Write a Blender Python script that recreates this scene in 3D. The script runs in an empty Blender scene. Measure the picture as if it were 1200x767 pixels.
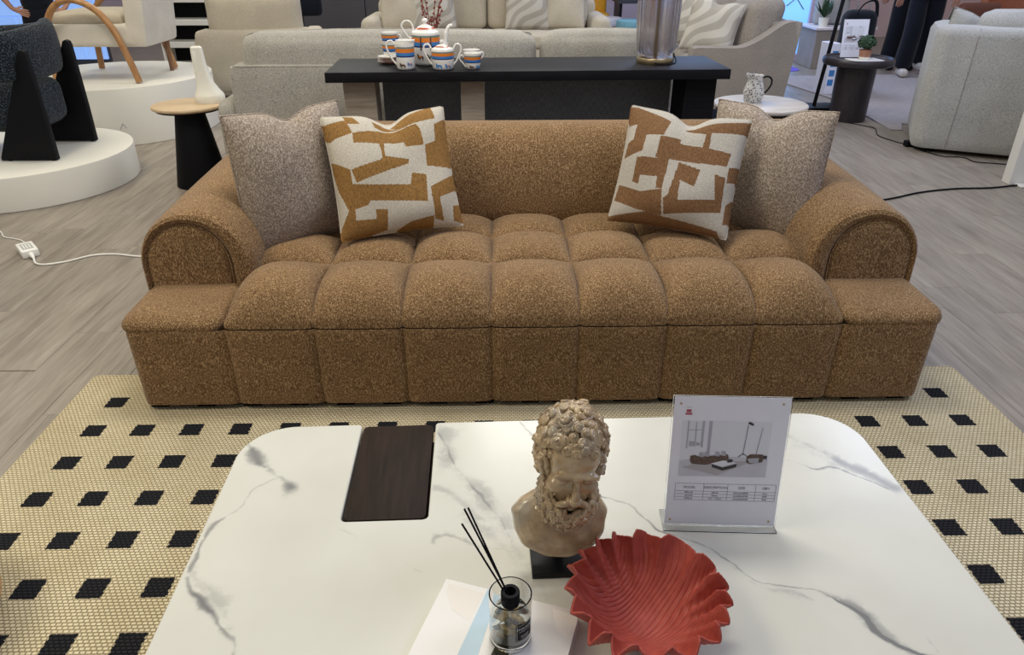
import bpy, bmesh, math, random
import numpy as np
from mathutils import Vector, Matrix, noise
from mathutils.geometry import delaunay_2d_cdt

random.seed(7)
PI = math.pi
scene = bpy.context.scene
COL = scene.collection

# ------------------------------------------------------------------ camera
def make_camera():
    f, pitch, yaw, roll = 850.34, 0.489693, 0.0190278, -0.0011947
    cp, sp, cy, sy = math.cos(pitch), math.sin(pitch), math.cos(yaw), math.sin(yaw)
    fwd = Vector((sy*cp, cy*cp, -sp)); right = Vector((cy, -sy, 0)); up = right.cross(fwd)
    r2 = math.cos(roll)*right + math.sin(roll)*up
    u2 = -math.sin(roll)*right + math.cos(roll)*up
    cd = bpy.data.cameras.new('camera'); co = bpy.data.objects.new('camera', cd); COL.objects.link(co)
    cd.sensor_fit = 'HORIZONTAL'; cd.sensor_width = 36.0; cd.lens = 36.0*f/1200.0
    cd.clip_start = 0.02; cd.clip_end = 100
    M = Matrix.Identity(4)
    for i in range(3):
        M[i][0] = r2[i]; M[i][1] = u2[i]; M[i][2] = -fwd[i]
    M[0][3], M[1][3], M[2][3] = -0.1007, -2.0670, 1.3837
    co.matrix_world = M
    scene.camera = co
make_camera()

# ------------------------------------------------------------------ world, lights, exposure
scene.view_settings.view_transform = 'Standard'
scene.view_settings.look = 'None'
scene.view_settings.exposure = -0.07
scene.view_settings.gamma = 1.0
scene.view_settings.use_curve_mapping = False
w = bpy.data.worlds.new('world'); scene.world = w; w.use_nodes = True
bgn = w.node_tree.nodes['Background']
bgn.inputs[0].default_value = (0.95, 0.96, 1.0, 1); bgn.inputs[1].default_value = 0.33

def area(name, loc, rot, sx, sy, power, col):
    ld = bpy.data.lights.new(name, 'AREA'); ld.shape = 'RECTANGLE'; ld.size = sx; ld.size_y = sy
    ld.energy = power; ld.color = col
    o = bpy.data.objects.new(name, ld); COL.objects.link(o); o.location = loc; o.rotation_euler = rot
    return o
WARM = (1.0, 0.90, 0.66); NEUT = (1.0, 0.97, 0.88); COOL = (0.66, 0.74, 1.0)
area('ceiling_light_a', (-2.6, -1.0, 3.3), (0, 0, 0), 1.2, 1.2, 62, WARM)
area('ceiling_light_b', (-0.2, 0.4, 3.3), (0, 0, 0), 1.2, 0.6, 50, NEUT)
area('ceiling_light_c', (2.6, -0.6, 3.3), (0, 0, 0), 1.2, 1.2, 46, COOL)
area('ceiling_light_d', (-3.4, 2.6, 3.3), (0, 0, 0), 1.2, 1.2, 52, WARM)
area('ceiling_light_e', (0.3, 3.6, 3.3), (0, 0, 0), 1.2, 1.2, 58, NEUT)
area('ceiling_light_f', (3.4, 3.2, 3.3), (0, 0, 0), 1.2, 1.2, 46, COOL)
area('ceiling_light_g', (-2.5, 6.6, 3.3), (0, 0, 0), 1.4, 1.4, 60, NEUT)
area('ceiling_light_h', (2.5, 6.8, 3.3), (0, 0, 0), 1.4, 1.4, 60, COOL)

# ------------------------------------------------------------------ materials
def sock(nt, a, b): nt.links.new(a, b)
def base_mat(name):
    m = bpy.data.materials.new(name); m.use_nodes = True
    nt = m.node_tree; bs = nt.nodes['Principled BSDF']
    return m, nt, bs
def nd(nt, t, **kw):
    n = nt.nodes.new(t)
    for k, v in kw.items(): setattr(n, k, v)
    return n
def mapped(nt, scale=(1,1,1), coord='Object', rot=(0,0,0)):
    tc = nd(nt, 'ShaderNodeTexCoord'); mp = nd(nt, 'ShaderNodeMapping')
    mp.inputs['Scale'].default_value = scale; mp.inputs['Rotation'].default_value = rot
    sock(nt, tc.outputs[coord], mp.inputs['Vector'])
    return mp.outputs['Vector']
def ntex(nt, vec, scale, detail=2, rough=0.5):
    n = nd(nt, 'ShaderNodeTexNoise'); n.inputs['Scale'].default_value = scale
    n.inputs['Detail'].default_value = detail; n.inputs['Roughness'].default_value = rough
    sock(nt, vec, n.inputs['Vector']); return n.outputs['Fac']
def ramp(nt, fac, stops):
    r = nd(nt, 'ShaderNodeValToRGB'); e = r.color_ramp.elements
    while len(e) > len(stops): e.remove(e[-1])
    while len(e) < len(stops): e.new(0.5)
    for x, (p, c) in zip(e, stops): x.position = p; x.color = (*c, 1)
    sock(nt, fac, r.inputs['Fac']); return r.outputs['Color']
def mixc(nt, fac, a, b, mode='MIX'):
    m = nd(nt, 'ShaderNodeMix', data_type='RGBA', blend_type=mode)
    for v, s in ((fac, m.inputs[0]), (a, m.inputs[6]), (b, m.inputs[7])):
        if hasattr(v, 'is_output'): sock(nt, v, s)
        elif isinstance(v, (int, float)): s.default_value = v
        else: s.default_value = (*v, 1)
    return m.outputs[2]
def math_n(nt, op, a, b=None, c=None):
    m = nd(nt, 'ShaderNodeMath', operation=op)
    for i, v in enumerate((a, b, c)):
        if v is None: continue
        if hasattr(v, 'is_output'): sock(nt, v, m.inputs[i])
        else: m.inputs[i].default_value = v
    return m.outputs[0]
def bump(nt, bs, h, strength=0.3, dist=0.002):
    b = nd(nt, 'ShaderNodeBump'); b.inputs['Strength'].default_value = strength; b.inputs['Distance'].default_value = dist
    sock(nt, h, b.inputs['Height']); sock(nt, b.outputs[0], bs.inputs['Normal'])

MATS = {}
def plain(name, col, rough=0.5, metal=0.0, var=0.06, vscale=30, emit=0, **kw):
    if name in MATS: return MATS[name]
    m, nt, bs = base_mat(name)
    f = ntex(nt, mapped(nt), vscale, 2)
    a = tuple(c*(1-var) for c in col); b = tuple(min(1, c*(1+var)) for c in col)
    sock(nt, ramp(nt, f, [(0.3, a), (0.7, b)]), bs.inputs['Base Color'])
    bs.inputs['Roughness'].default_value = rough; bs.inputs['Metallic'].default_value = metal
    for k, v in kw.items(): bs.inputs[k].default_value = v
    if emit:
        bs.inputs['Emission Color'].default_value = (*col, 1); bs.inputs['Emission Strength'].default_value = emit
    MATS[name] = m; return m
def fabric(name, dark, mid, light, scale=260, bstr=0.5, thread=(1, 1, 1), big=0.12, bdist=0.002):
    """woven or boucle cloth: fleck colours from fine noise, slow mottling, fine bump"""
    m, nt, bs = base_mat(name)
    v = mapped(nt, thread)
    f1 = ntex(nt, v, scale, 2, 0.6)
    c = ramp(nt, f1, [(0.30, dark), (0.5, mid), (0.68, light)])
    f2 = ntex(nt, mapped(nt), 6, 2)
    c = mixc(nt, 1.0, c, ramp(nt, f2, [(0.3, (1-big,)*3), (0.7, (1, 1, 1))]), 'MULTIPLY')
    sock(nt, c, bs.inputs['Base Color'])
    bs.inputs['Roughness'].default_value = 0.95; bs.inputs['Specular IOR Level'].default_value = 0.15
    bs.inputs['Sheen Weight'].default_value = 0.12
    bump(nt, bs, f1, bstr, bdist)
    MATS[name] = m; return m
def wood(name, a, b, scale=(4, 40, 40), rough=0.45, bstr=0.1, spec=0.4):
    m, nt, bs = base_mat(name)
    f = ntex(nt, mapped(nt, scale), 2.2, 5, 0.6)
    sock(nt, ramp(nt, f, [(0.3, a), (0.7, b)]), bs.inputs['Base Color'])
    bs.inputs['Roughness'].default_value = rough; bs.inputs['Specular IOR Level'].default_value = spec
    bump(nt, bs, f, bstr, 0.001); MATS[name] = m; return m
def glass(name, col=(1,1,1), rough=0.02, ior=1.45):
    m, nt, bs = base_mat(name)
    f = ntex(nt, mapped(nt), 8, 1)
    sock(nt, ramp(nt, f, [(0.3, tuple(c*0.98 for c in col)), (0.7, col)]), bs.inputs['Base Color'])
    bs.inputs['Roughness'].default_value = rough; bs.inputs['IOR'].default_value = ior
    bs.inputs['Transmission Weight'].default_value = 1.0
    MATS[name] = m; return m

fabric('sofa_tweed', (0.095, 0.052, 0.023), (0.220, 0.124, 0.054), (0.52, 0.35, 0.19), 290, 0.8, (1, 1, 0.5))
fabric('boucle_grey', (0.17, 0.13, 0.10), (0.33, 0.265, 0.21), (0.58, 0.49, 0.41), 210, 0.7, (1, 0.7, 1))
fabric('grey_weave', (0.27, 0.25, 0.22), (0.42, 0.395, 0.35), (0.56, 0.53, 0.48), 260, 0.35, (1, 1, 0.5))
fabric('cream_weave', (0.44, 0.39, 0.30), (0.56, 0.50, 0.40), (0.66, 0.60, 0.50), 240, 0.25)
fabric('taupe_weave', (0.20, 0.175, 0.155), (0.31, 0.275, 0.245), (0.40, 0.36, 0.325), 220, 0.3, (1, 1, 0.5))
fabric('cool_grey_weave', (0.30, 0.30, 0.29), (0.43, 0.425, 0.405), (0.56, 0.55, 0.53), 230, 0.35, (1, 1, 0.5))
fabric('white_linen', (0.56, 0.52, 0.45), (0.68, 0.64, 0.57), (0.76, 0.72, 0.66), 260, 0.2)
fabric('navy_boucle', (0.003, 0.004, 0.008), (0.010, 0.014, 0.023), (0.085, 0.11, 0.14), 130, 0.8)
fabric('black_cloth', (0.004, 0.005, 0.009), (0.008, 0.010, 0.018), (0.013, 0.016, 0.026), 200, 0.2)
fabric('slate_cloth', (0.035, 0.038, 0.045), (0.055, 0.06, 0.07), (0.075, 0.08, 0.09), 200, 0.2)
fabric('shaded_back_cloth', (0.10, 0.113, 0.135), (0.16, 0.18, 0.21), (0.23, 0.25, 0.29), 330, 0.35, (1, 1, 0.12))  # grey sofa back as it looks in the console's shade, darkness in the colour
wood('dark_wood', (0.012, 0.0065, 0.0045), (0.030, 0.017, 0.012), (36, 3, 36), 0.6, 0.1, 0.15)
wood('light_wood', (0.50, 0.36, 0.21), (0.68, 0.52, 0.34), (3, 30, 30), 0.4)
wood('oak_arm', (0.30, 0.14, 0.05), (0.48, 0.26, 0.11), (12, 12, 3), 0.4)
wood('walnut_leg', (0.19, 0.095, 0.045), (0.28, 0.15, 0.08), (40, 40, 4), 0.4)
wood('console_black', (0.005, 0.005, 0.007), (0.011, 0.011, 0.014), (3, 40, 40), 0.5, 0.1, 0.15)
wood('side_table_dark', (0.022, 0.018, 0.022), (0.040, 0.033, 0.038), (30, 30, 4), 0.35)
wood('travertine', (0.27, 0.225, 0.18), (0.40, 0.345, 0.285), (3, 3, 30), 0.6)
plain('black_metal', (0.006, 0.006, 0.008), 0.4, 0.0, **{'Specular IOR Level': 0.25})
plain('black_matte', (0.005, 0.005, 0.007), 0.6, **{'Specular IOR Level': 0.15})
plain('podium_white', (0.74, 0.72, 0.66), 0.5, var=0.02, vscale=3)
plain('wall_white', (0.80, 0.79, 0.76), 0.6, var=0.02, vscale=3)
plain('porcelain', (0.86, 0.84, 0.80), 0.12, var=0.01)
plain('plaster_white', (0.80, 0.78, 0.70), 0.55, var=0.02)
plain('paper_white', (0.79, 0.80, 0.91), 0.5, var=0.01)
plain('book_white', (0.80, 0.78, 0.76), 0.4, var=0.02, vscale=6)
plain('book_blue', (0.42, 0.56, 0.66), 0.4, var=0.12, vscale=12)
plain('book_pages', (0.62, 0.58, 0.66), 0.7)
plain('book_photo', (0.05, 0.05, 0.03), 0.4, var=0.9, vscale=60)
plain('book_peach', (0.78, 0.73, 0.68), 0.4, var=0.03, vscale=8)
plain('orange_glaze', (0.80, 0.23, 0.03), 0.15, var=0.03)
plain('blue_glaze', (0.05, 0.22, 0.55), 0.15, var=0.05)
plain('navy_glaze', (0.015, 0.03, 0.16), 0.15)
plain('sage_glaze', (0.20, 0.27, 0.25), 0.15)
plain('sepia_glaze', (0.09, 0.05, 0.035), 0.2)
plain('red_glaze', (0.5, 0.08, 0.03), 0.2)
plain('brass', (0.40, 0.31, 0.18), 0.3, 0.9)
plain('terracotta_pot', (0.40, 0.19, 0.12), 0.7, var=0.15)
plain('leaf_green', (0.030, 0.075, 0.035), 0.5, var=0.5, vscale=60)
plain('twig_red', (0.22, 0.03, 0.02), 0.6, var=0.3)
plain('white_plastic', (0.80, 0.79, 0.76), 0.35, var=0.01)
plain('grey_print', (0.40, 0.40, 0.40), 0.5)
plain('ink', (0.05, 0.05, 0.07), 0.6)
plain('ink_soft', (0.18, 0.18, 0.22), 0.6)
plain('white_ink', (0.75, 0.75, 0.75), 0.6)
plain('skin', (0.45, 0.24, 0.17), 0.5, var=0.05, **{'Subsurface Weight': 0.05})
plain('hair_black', (0.012, 0.010, 0.010), 0.5)
plain('shoe_white', (0.55, 0.52, 0.48), 0.6)
plain('pebble_amber', (0.62, 0.43, 0.15), 0.35, var=0.4, vscale=70)
plain('pebble_dark', (0.07, 0.07, 0.05), 0.4, var=0.4, vscale=70)
plain('steel', (0.55, 0.56, 0.60), 0.25, 0.9)
plain('yellow_vinyl', (0.75, 0.38, 0.02), 0.5)
plain('teal_vinyl', (0.22, 0.50, 0.62), 0.5)
plain('white_vinyl', (0.75, 0.70, 0.72), 0.4)
plain('orange_leather', (0.52, 0.19, 0.10), 0.45, var=0.08)
plain('brown_leather', (0.25, 0.09, 0.06), 0.45, var=0.08)
plain('pink_wall', (0.78, 0.56, 0.54), 0.7, var=0.03, vscale=2)
plain('lavender_wall', (0.62, 0.52, 0.62), 0.7, var=0.03, vscale=2)
plain('charcoal_wall', (0.062, 0.060, 0.068), 0.7, var=0.05, vscale=4)
plain('purple_felt', (0.28, 0.16, 0.42), 0.8, var=0.05)
plain('violet_mat', (0.16, 0.10, 0.55), 0.8, var=0.05)
plain('acrylic_frame_dot', (0.45, 0.34, 0.22), 0.4)
plain('rope_tan', (0.38, 0.23, 0.10), 0.7, var=0.2, vscale=120)
plain('joint_dark', (0.05, 0.045, 0.04), 0.9)
plain('pic_wall', (0.70, 0.72, 0.81), 0.5, var=0.02, vscale=4)
plain('pic_trim', (0.40, 0.40, 0.47), 0.5)
plain('pic_floor', (0.55, 0.55, 0.64), 0.5)
plain('pic_rug', (0.42, 0.40, 0.44), 0.5)
plain('pic_sofa', (0.105, 0.062, 0.050), 0.5, var=0.35, vscale=140)
plain('pic_dark', (0.03, 0.03, 0.035), 0.5)
plain('pic_pane', (0.66, 0.70, 0.78), 0.5, var=0.02)
plain('logo_red', (0.42, 0.06, 0.10), 0.5)
glass('clear_glass', (0.97, 0.98, 0.97))
glass('acrylic', (0.97, 0.98, 1.0), 0.02, 1.35)
glass('fluted_glass', (0.78, 0.75, 0.78), 0.16, 1.45)
glass('amber_liquid', (0.86, 0.80, 0.64), 0.0, 1.33)

def screen_mat(name, c1, c2, strength, scale=0.6):
    m, nt, bs = base_mat(name)
    f = ntex(nt, mapped(nt), scale, 1)
    c = ramp(nt, f, [(0.35, c1), (0.65, c2)])
    sock(nt, c, bs.inputs['Base Color']); sock(nt, c, bs.inputs['Emission Color'])
    bs.inputs['Emission Strength'].default_value = strength; bs.inputs['Roughness'].default_value = 0.4
    MATS[name] = m
screen_mat('screen_blue', (0.16, 0.42, 0.95), (0.25, 0.58, 1.0), 1.0)
screen_mat('screen_tile', (0.20, 0.36, 0.78), (0.30, 0.50, 0.92), 0.8)

def floor_mat():
    m, nt, bs = base_mat('vinyl_plank')
    geo = nd(nt, 'ShaderNodeNewGeometry'); oi = nd(nt, 'ShaderNodeObjectInfo')
    off = nd(nt, 'ShaderNodeVectorMath', operation='SCALE'); off.inputs[0].default_value = (37.0, 91.0, 13.0)
    sock(nt, oi.outputs['Random'], off.inputs['Scale'])
    add = nd(nt, 'ShaderNodeVectorMath', operation='ADD'); sock(nt, geo.outputs['Position'], add.inputs[0]); sock(nt, off.outputs[0], add.inputs[1])
    mp = nd(nt, 'ShaderNodeMapping'); mp.inputs['Scale'].default_value = (16, 1.5, 1); sock(nt, add.outputs[0], mp.inputs['Vector'])
    n1 = ntex(nt, mp.outputs[0], 1.6, 6, 0.62)
    mp2 = nd(nt, 'ShaderNodeMapping'); mp2.inputs['Scale'].default_value = (70, 3.5, 1); sock(nt, add.outputs[0], mp2.inputs['Vector'])
    n2 = ntex(nt, mp2.outputs[0], 1.5, 3, 0.6)
    c = ramp(nt, n1, [(0.25, (0.185, 0.155, 0.128)), (0.5, (0.285, 0.245, 0.205)), (0.75, (0.37, 0.325, 0.275))])
    c = mixc(nt, 0.55, c, ramp(nt, n2, [(0.3, (0.68, 0.66, 0.64)), (0.65, (1.05, 1.05, 1.05))]), 'MULTIPLY')
    tint = ramp(nt, oi.outputs['Random'], [(0, (0.93, 0.93, 0.93)), (1, (1.05, 1.05, 1.05))])
    c = mixc(nt, 1.0, c, tint, 'MULTIPLY')
    sock(nt, c, bs.inputs['Base Color']); bs.inputs['Roughness'].default_value = 0.38
    bump(nt, bs, n2, 0.08, 0.001); MATS['vinyl_plank'] = m
floor_mat()

def rug_mat():
    m, nt, bs = base_mat('rug_weave')
    tc = nd(nt, 'ShaderNodeTexCoord'); sep = nd(nt, 'ShaderNodeSeparateXYZ'); sock(nt, tc.outputs['Object'], sep.inputs[0])
    br = nd(nt, 'ShaderNodeTexBrick'); br.offset = 0.5; br.squash = 1.0
    br.inputs['Scale'].default_value = 1.0; br.inputs['Mortar Size'].default_value = 0.0022
    br.inputs['Mortar Smooth'].default_value = 1.0; br.inputs['Brick Width'].default_value = 0.0130; br.inputs['Row Height'].default_value = 0.0094
    br.inputs['Color1'].default_value = (0.78, 0.69, 0.48, 1); br.inputs['Color2'].default_value = (0.70, 0.61, 0.41, 1)
    br.inputs['Mortar'].default_value = (0.36, 0.28, 0.165, 1)
    sock(nt, tc.outputs['Object'], br.inputs['Vector'])
    # black woven squares on a regular grid; ragged along the stitches
    def cell(s, spacing, off):
        q = math_n(nt, 'ADD', s, off); q = math_n(nt, 'DIVIDE', q, spacing); q = math_n(nt, 'FRACT', math_n(nt, 'ADD', q, 100.5))
        return math_n(nt, 'MULTIPLY', math_n(nt, 'ABSOLUTE', math_n(nt, 'SUBTRACT', q, 0.5)), spacing)
    wob = math_n(nt, 'MULTIPLY', math_n(nt, 'SUBTRACT', ntex(nt, tc.outputs['Object'], 160, 1), 0.5), 0.006)
    # step the x edge by whole stitches
    row = math_n(nt, 'FLOOR', math_n(nt, 'DIVIDE', sep.outputs['Y'], 0.0094))
    odd = math_n(nt, 'MULTIPLY', math_n(nt, 'FRACT', math_n(nt, 'MULTIPLY', row, 0.5)), 0.005)
    dx = math_n(nt, 'ADD', cell(sep.outputs['X'], 0.155, 0.0), math_n(nt, 'ADD', wob, odd))
    dy = math_n(nt, 'ADD', cell(sep.outputs['Y'], 0.1605, 0.0), math_n(nt, 'MULTIPLY', wob, 0.6))
    inx = math_n(nt, 'LESS_THAN', dx, 0.0325); iny = math_n(nt, 'LESS_THAN', dy, 0.0305)
    keep = math_n(nt, 'LESS_THAN', math_n(nt, 'ABSOLUTE', sep.outputs['X']), 1.47)
    keep2 = math_n(nt, 'LESS_THAN', sep.outputs['Y'], 0.08)
    fac = math_n(nt, 'MULTIPLY', math_n(nt, 'MULTIPLY', inx, iny), math_n(nt, 'MULTIPLY', keep, keep2))
    col = mixc(nt, 1.0, br.outputs['Color'], ramp(nt, ntex(nt, tc.outputs['Object'], 5, 2), [(0.3, (0.88, 0.86, 0.82)), (0.7, (1, 1, 1))]), 'MULTIPLY')
    blk = mixc(nt, br.outputs['Fac'], (0.022, 0.022, 0.026), (0.008, 0.008, 0.009))
    sock(nt, mixc(nt, fac, col, blk), bs.inputs['Base Color']); bs.inputs['Roughness'].default_value = 0.95
    bs.inputs['Specular IOR Level'].default_value = 0.1
    h = math_n(nt, 'SUBTRACT', 1.0, br.outputs['Fac']); bump(nt, bs, h, 0.9, 0.003)
    MATS['rug_weave'] = m
rug_mat()

def marble_mat():
    m, nt, bs = base_mat('marble_white')
    at = nd(nt, 'ShaderNodeAttribute'); at.attribute_name = 'vein'
    v = mapped(nt)
    n = ntex(nt, v, 18, 5, 0.65); n2 = ntex(nt, v, 5, 3)
    basec = ramp(nt, n2, [(0.3, (0.62, 0.605, 0.535)), (0.7, (0.675, 0.665, 0.60))])
    nf = ntex(nt, v, 34, 7, 0.68)
    sm = nd(nt, 'ShaderNodeMapRange', interpolation_type='SMOOTHSTEP'); sm.inputs['From Min'].default_value = 0.42; sm.inputs['From Max'].default_value = 0.66
    sock(nt, math_n(nt, 'ADD', nf, math_n(nt, 'MULTIPLY', at.outputs['Fac'], 0.36)), sm.inputs['Value'])
    k = math_n(nt, 'MINIMUM', math_n(nt, 'MULTIPLY', math_n(nt, 'MULTIPLY', at.outputs['Fac'], sm.outputs[0]), 1.35), 1.0)
    sock(nt, mixc(nt, k, basec, (0.20, 0.20, 0.20)), bs.inputs['Base Color'])
    bs.inputs['Roughness'].default_value = 0.22; bs.inputs['Specular IOR Level'].default_value = 0.35
    MATS['marble_white'] = m
    m, nt, bs = base_mat('pale_marble')
    n = ntex(nt, mapped(nt, (1, 4, 1)), 5, 4, 0.6)
    sock(nt, ramp(nt, n, [(0.35, (0.52, 0.47, 0.43)), (0.65, (0.66, 0.62, 0.58))]), bs.inputs['Base Color']); bs.inputs['Roughness'].default_value = 0.3
    MATS['pale_marble'] = m
    m, nt, bs = base_mat('bust_resin')
    n = ntex(nt, mapped(nt), 26, 4, 0.6); g = ntex(nt, mapped(nt), 11, 2)
    c = ramp(nt, n, [(0.3, (0.26, 0.165, 0.082)), (0.55, (0.44, 0.315, 0.175)), (0.75, (0.58, 0.455, 0.29))])
    c = mixc(nt, ramp(nt, g, [(0.52, (0, 0, 0)), (0.66, (0.55, 0.55, 0.55))]), c, (0.30, 0.29, 0.26))
    sock(nt, c, bs.inputs['Base Color']); bs.inputs['Roughness'].default_value = 0.28
    bs.inputs['Coat Weight'].default_value = 0.5; bs.inputs['Coat Roughness'].default_value = 0.12
    bs.inputs['Subsurface Weight'].default_value = 0.08; bs.inputs['Subsurface Radius'].default_value = (0.01, 0.006, 0.003)
    bump(nt, bs, n, 0.15, 0.001)
    MATS['bust_resin'] = m
    m, nt, bs = base_mat('bowl_red')
    n = ntex(nt, mapped(nt), 60, 3)
    sock(nt, ramp(nt, n, [(0.3, (0.31, 0.043, 0.028)), (0.7, (0.39, 0.062, 0.040))]), bs.inputs['Base Color'])
    bs.inputs['Roughness'].default_value = 0.6; bump(nt, bs, n, 0.1, 0.0006); MATS['bowl_red'] = m
    # two-colour woven cushion, colour chosen by the painted pattern mask on the mesh
    for nm, dk, lt in (('pattern_ochre', (0.265, 0.142, 0.047), (0.56, 0.51, 0.43)), ('pattern_rust', (0.20, 0.107, 0.052), (0.50, 0.46, 0.40))):
        m, nt, bs = base_mat(nm)
        at = nd(nt, 'ShaderNodeAttribute'); at.attribute_name = 'pattern'
        v = mapped(nt, (1, 0.35, 1)); f = ntex(nt, v, 300, 2, 0.6); v2 = mapped(nt); f2 = ntex(nt, v2, 330, 1)
        d = ramp(nt, f, [(0.3, tuple(x*0.62 for x in dk)), (0.7, tuple(x*1.35 for x in dk))])
        l = ramp(nt, f2, [(0.3, tuple(x*0.72 for x in lt)), (0.65, tuple(min(1, x*1.1) for x in lt))])
        k = math_n(nt, 'SMOOTH_MIN', at.outputs['Fac'], 1.0, 0.0)
        k = ramp(nt, at.outputs['Fac'], [(0.42, (0, 0, 0)), (0.58, (1, 1, 1))])
        sock(nt, mixc(nt, k, l, d), bs.inputs['Base Color']); bs.inputs['Roughness'].default_value = 0.95
        bs.inputs['Specular IOR Level'].default_value = 0.15
        bump(nt, bs, f2, 0.5, 0.0015); MATS[nm] = m
    # leaf-print cushion
    m, nt, bs = base_mat('leaf_print')
    wv = nd(nt, 'ShaderNodeTexWave'); wv.inputs['Scale'].default_value = 2.6; wv.inputs['Distortion'].default_value = 9
    wv.inputs['Detail'].default_value = 1; sock(nt, mapped(nt, (1, 1, 1), rot=(0, 0, 0.7)), wv.inputs['Vector'])
    sock(nt, ramp(nt, wv.outputs['Fac'], [(0.42, (0.38, 0.35, 0.305)), (0.52, (0.53, 0.50, 0.445))]), bs.inputs['Base Color'])
    bs.inputs['Roughness'].default_value = 0.9; MATS['leaf_print'] = m
    # speckled jug
    m, nt, bs = base_mat('speckled_glaze')
    vo = nd(nt, 'ShaderNodeTexVoronoi'); vo.inputs['Scale'].default_value = 75; sock(nt, mapped(nt), vo.inputs['Vector'])
    sock(nt, ramp(nt, vo.outputs['Distance'], [(0.33, (0.16, 0.15, 0.15)), (0.42, (0.70, 0.68, 0.66))]), bs.inputs['Base Color'])
    bs.inputs['Roughness'].default_value = 0.3; MATS['speckled_glaze'] = m
    # pale loop rug
    m, nt, bs = base_mat('pale_rug')
    n = ntex(nt, mapped(nt, (2, 12, 1)), 6, 3)
    sock(nt, ramp(nt, n, [(0.3, (0.31, 0.275, 0.28)), (0.7, (0.42, 0.38, 0.375))]), bs.inputs['Base Color']); bs.inputs['Roughness'].default_value = 0.95
    MATS['pale_rug'] = m
marble_mat()

# ------------------------------------------------------------------ mesh helpers
def link(o, parent=None):
    COL.objects.link(o)
    if parent is not None: o.parent = parent
    return o
def tag(o, label, cat, group=None, kind=None):
    o['label'] = label
    if cat: o['category'] = cat
    if group: o['group'] = group
    if kind: o['kind'] = kind
    return o
def thing(name, label, cat, loc=(0,0,0), rotz=0, group=None):
    o = bpy.data.objects.new(name, None); o.empty_display_size = 0.05
    COL.objects.link(o); o.location = loc; o.rotation_euler = (0, 0, rotz)
    return tag(o, label, cat, group)
def obj(name, bm, mats, parent=None, smooth=True, angle=38, normals=True):
    if normals: bmesh.ops.recalc_face_normals(bm, faces=bm.faces[:])
    lim = math.radians(angle)
    for f in bm.faces: f.smooth = smooth
    if smooth:
        for e in bm.edges:
            if len(e.link_faces) == 2 and e.calc_face_angle(0) > lim: e.smooth = False
    me = bpy.data.meshes.new(name); bm.to_mesh(me); bm.free()
    for m in (mats if isinstance(mats, (list, tuple)) else [mats]): me.materials.append(MATS[m])
    return link(bpy.data.objects.new(name, me), parent)
def merge(bm, tmp, M=None, mi=0):
    if M is not None: tmp.transform(M)
    if mi:
        for f in tmp.faces: f.material_index = mi
    me = bpy.data.meshes.new('tmp'); tmp.to_mesh(me); tmp.free(); bm.from_mesh(me); bpy.data.meshes.remove(me)
def BM(): return bmesh.new()
def T(*a): return Matrix.Translation(Vector(a))
def RX(a): return Matrix.Rotation(a, 4, 'X')
def RY(a): return Matrix.Rotation(a, 4, 'Y')
def RZ(a): return Matrix.Rotation(a, 4, 'Z')
def box(bm, lo, hi, bevel=0.0, seg=2, M=None, mi=0):
    t = bmesh.new(); bmesh.ops.create_cube(t, size=1.0)
    s = [hi[i]-lo[i] for i in range(3)]; c = [(hi[i]+lo[i])/2 for i in range(3)]
    t.transform(Matrix.Translation(c) @ Matrix.Diagonal((*s, 1)))
    if bevel: bmesh.ops.bevel(t, geom=t.edges[:], offset=bevel, segments=seg, profile=0.5, affect='EDGES')
    merge(bm, t, M, mi); return bm
def softbox(bm, lo, hi, r, n=8, puff=(0,0,0), M=None, wob=0.0, seed=0, mi=0):
    """rounded box on a subdivided cube; puff swells the +/- faces of an axis"""
    t = bmesh.new(); bmesh.ops.create_cube(t, size=2.0)
    bmesh.ops.subdivide_edges(t, edges=t.edges[:], cuts=n, use_grid_fill=True)
    h = [(hi[i]-lo[i])/2 for i in range(3)]; c = Vector([(hi[i]+lo[i])/2 for i in range(3)])
    for v in t.verts:
        p = [math.copysign(abs(x)**0.7, x) for x in v.co]
        q = Vector([p[i]*h[i] for i in range(3)])
        inner = Vector([max(-(h[i]-r), min(h[i]-r, q[i])) for i in range(3)])
        d = q-inner
        if d.length > 1e-9: q = inner + d.normalized()*r
        for i in range(3):
            if puff[i]:
                a, b = p[(i+1)%3], p[(i+2)%3]
                q[i] += math.copysign(1, p[i])*min(1, abs(p[i])*1.0)**2*puff[i]*max(0, 1-a*a)*max(0, 1-b*b)
        if wob:
            nv = noise.noise_vector((q+Vector((seed*3.1, seed, 0)))*6)
            q += nv*wob
        v.co = q+c
    merge(bm, t, M, mi); return bm
def tube(bm, pts, r, n=10, closed=False, M=None, mi=0, flat=None):
    t = bmesh.new(); pts = [Vector(p) for p in pts]; N = len(pts)
    rs = r if isinstance(r, (list, tuple)) else [r]*N
    rings = []; up = None
    for i, p in enumerate(pts):
        a = pts[(i-1) % N] if (closed or i > 0) else p; b = pts[(i+1) % N] if (closed or i < N-1) else p
        d = (b-a).normalized() if (b-a).length > 1e-9 else Vector((0,0,1))
        if up is None: up = Vector((0,0,1)) if abs(d.z) < 0.9 else Vector((1,0,0))
        s = d.cross(up).normalized(); up = s.cross(d).normalized()
        rings.append([t.verts.new(p + s*(math.cos(2*PI*k/n)*rs[i]) + up*(math.sin(2*PI*k/n)*rs[i]*(flat or 1))) for k in range(n)])
    for i in range(N if closed else N-1):
        A, B = rings[i], rings[(i+1) % N]
        for k in range(n): t.faces.new((A[k], A[(k+1)%n], B[(k+1)%n], B[k]))
    if not closed:
        t.faces.new(rings[0][::-1]); t.faces.new(rings[-1])
    merge(bm, t, M, mi); return bm
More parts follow.
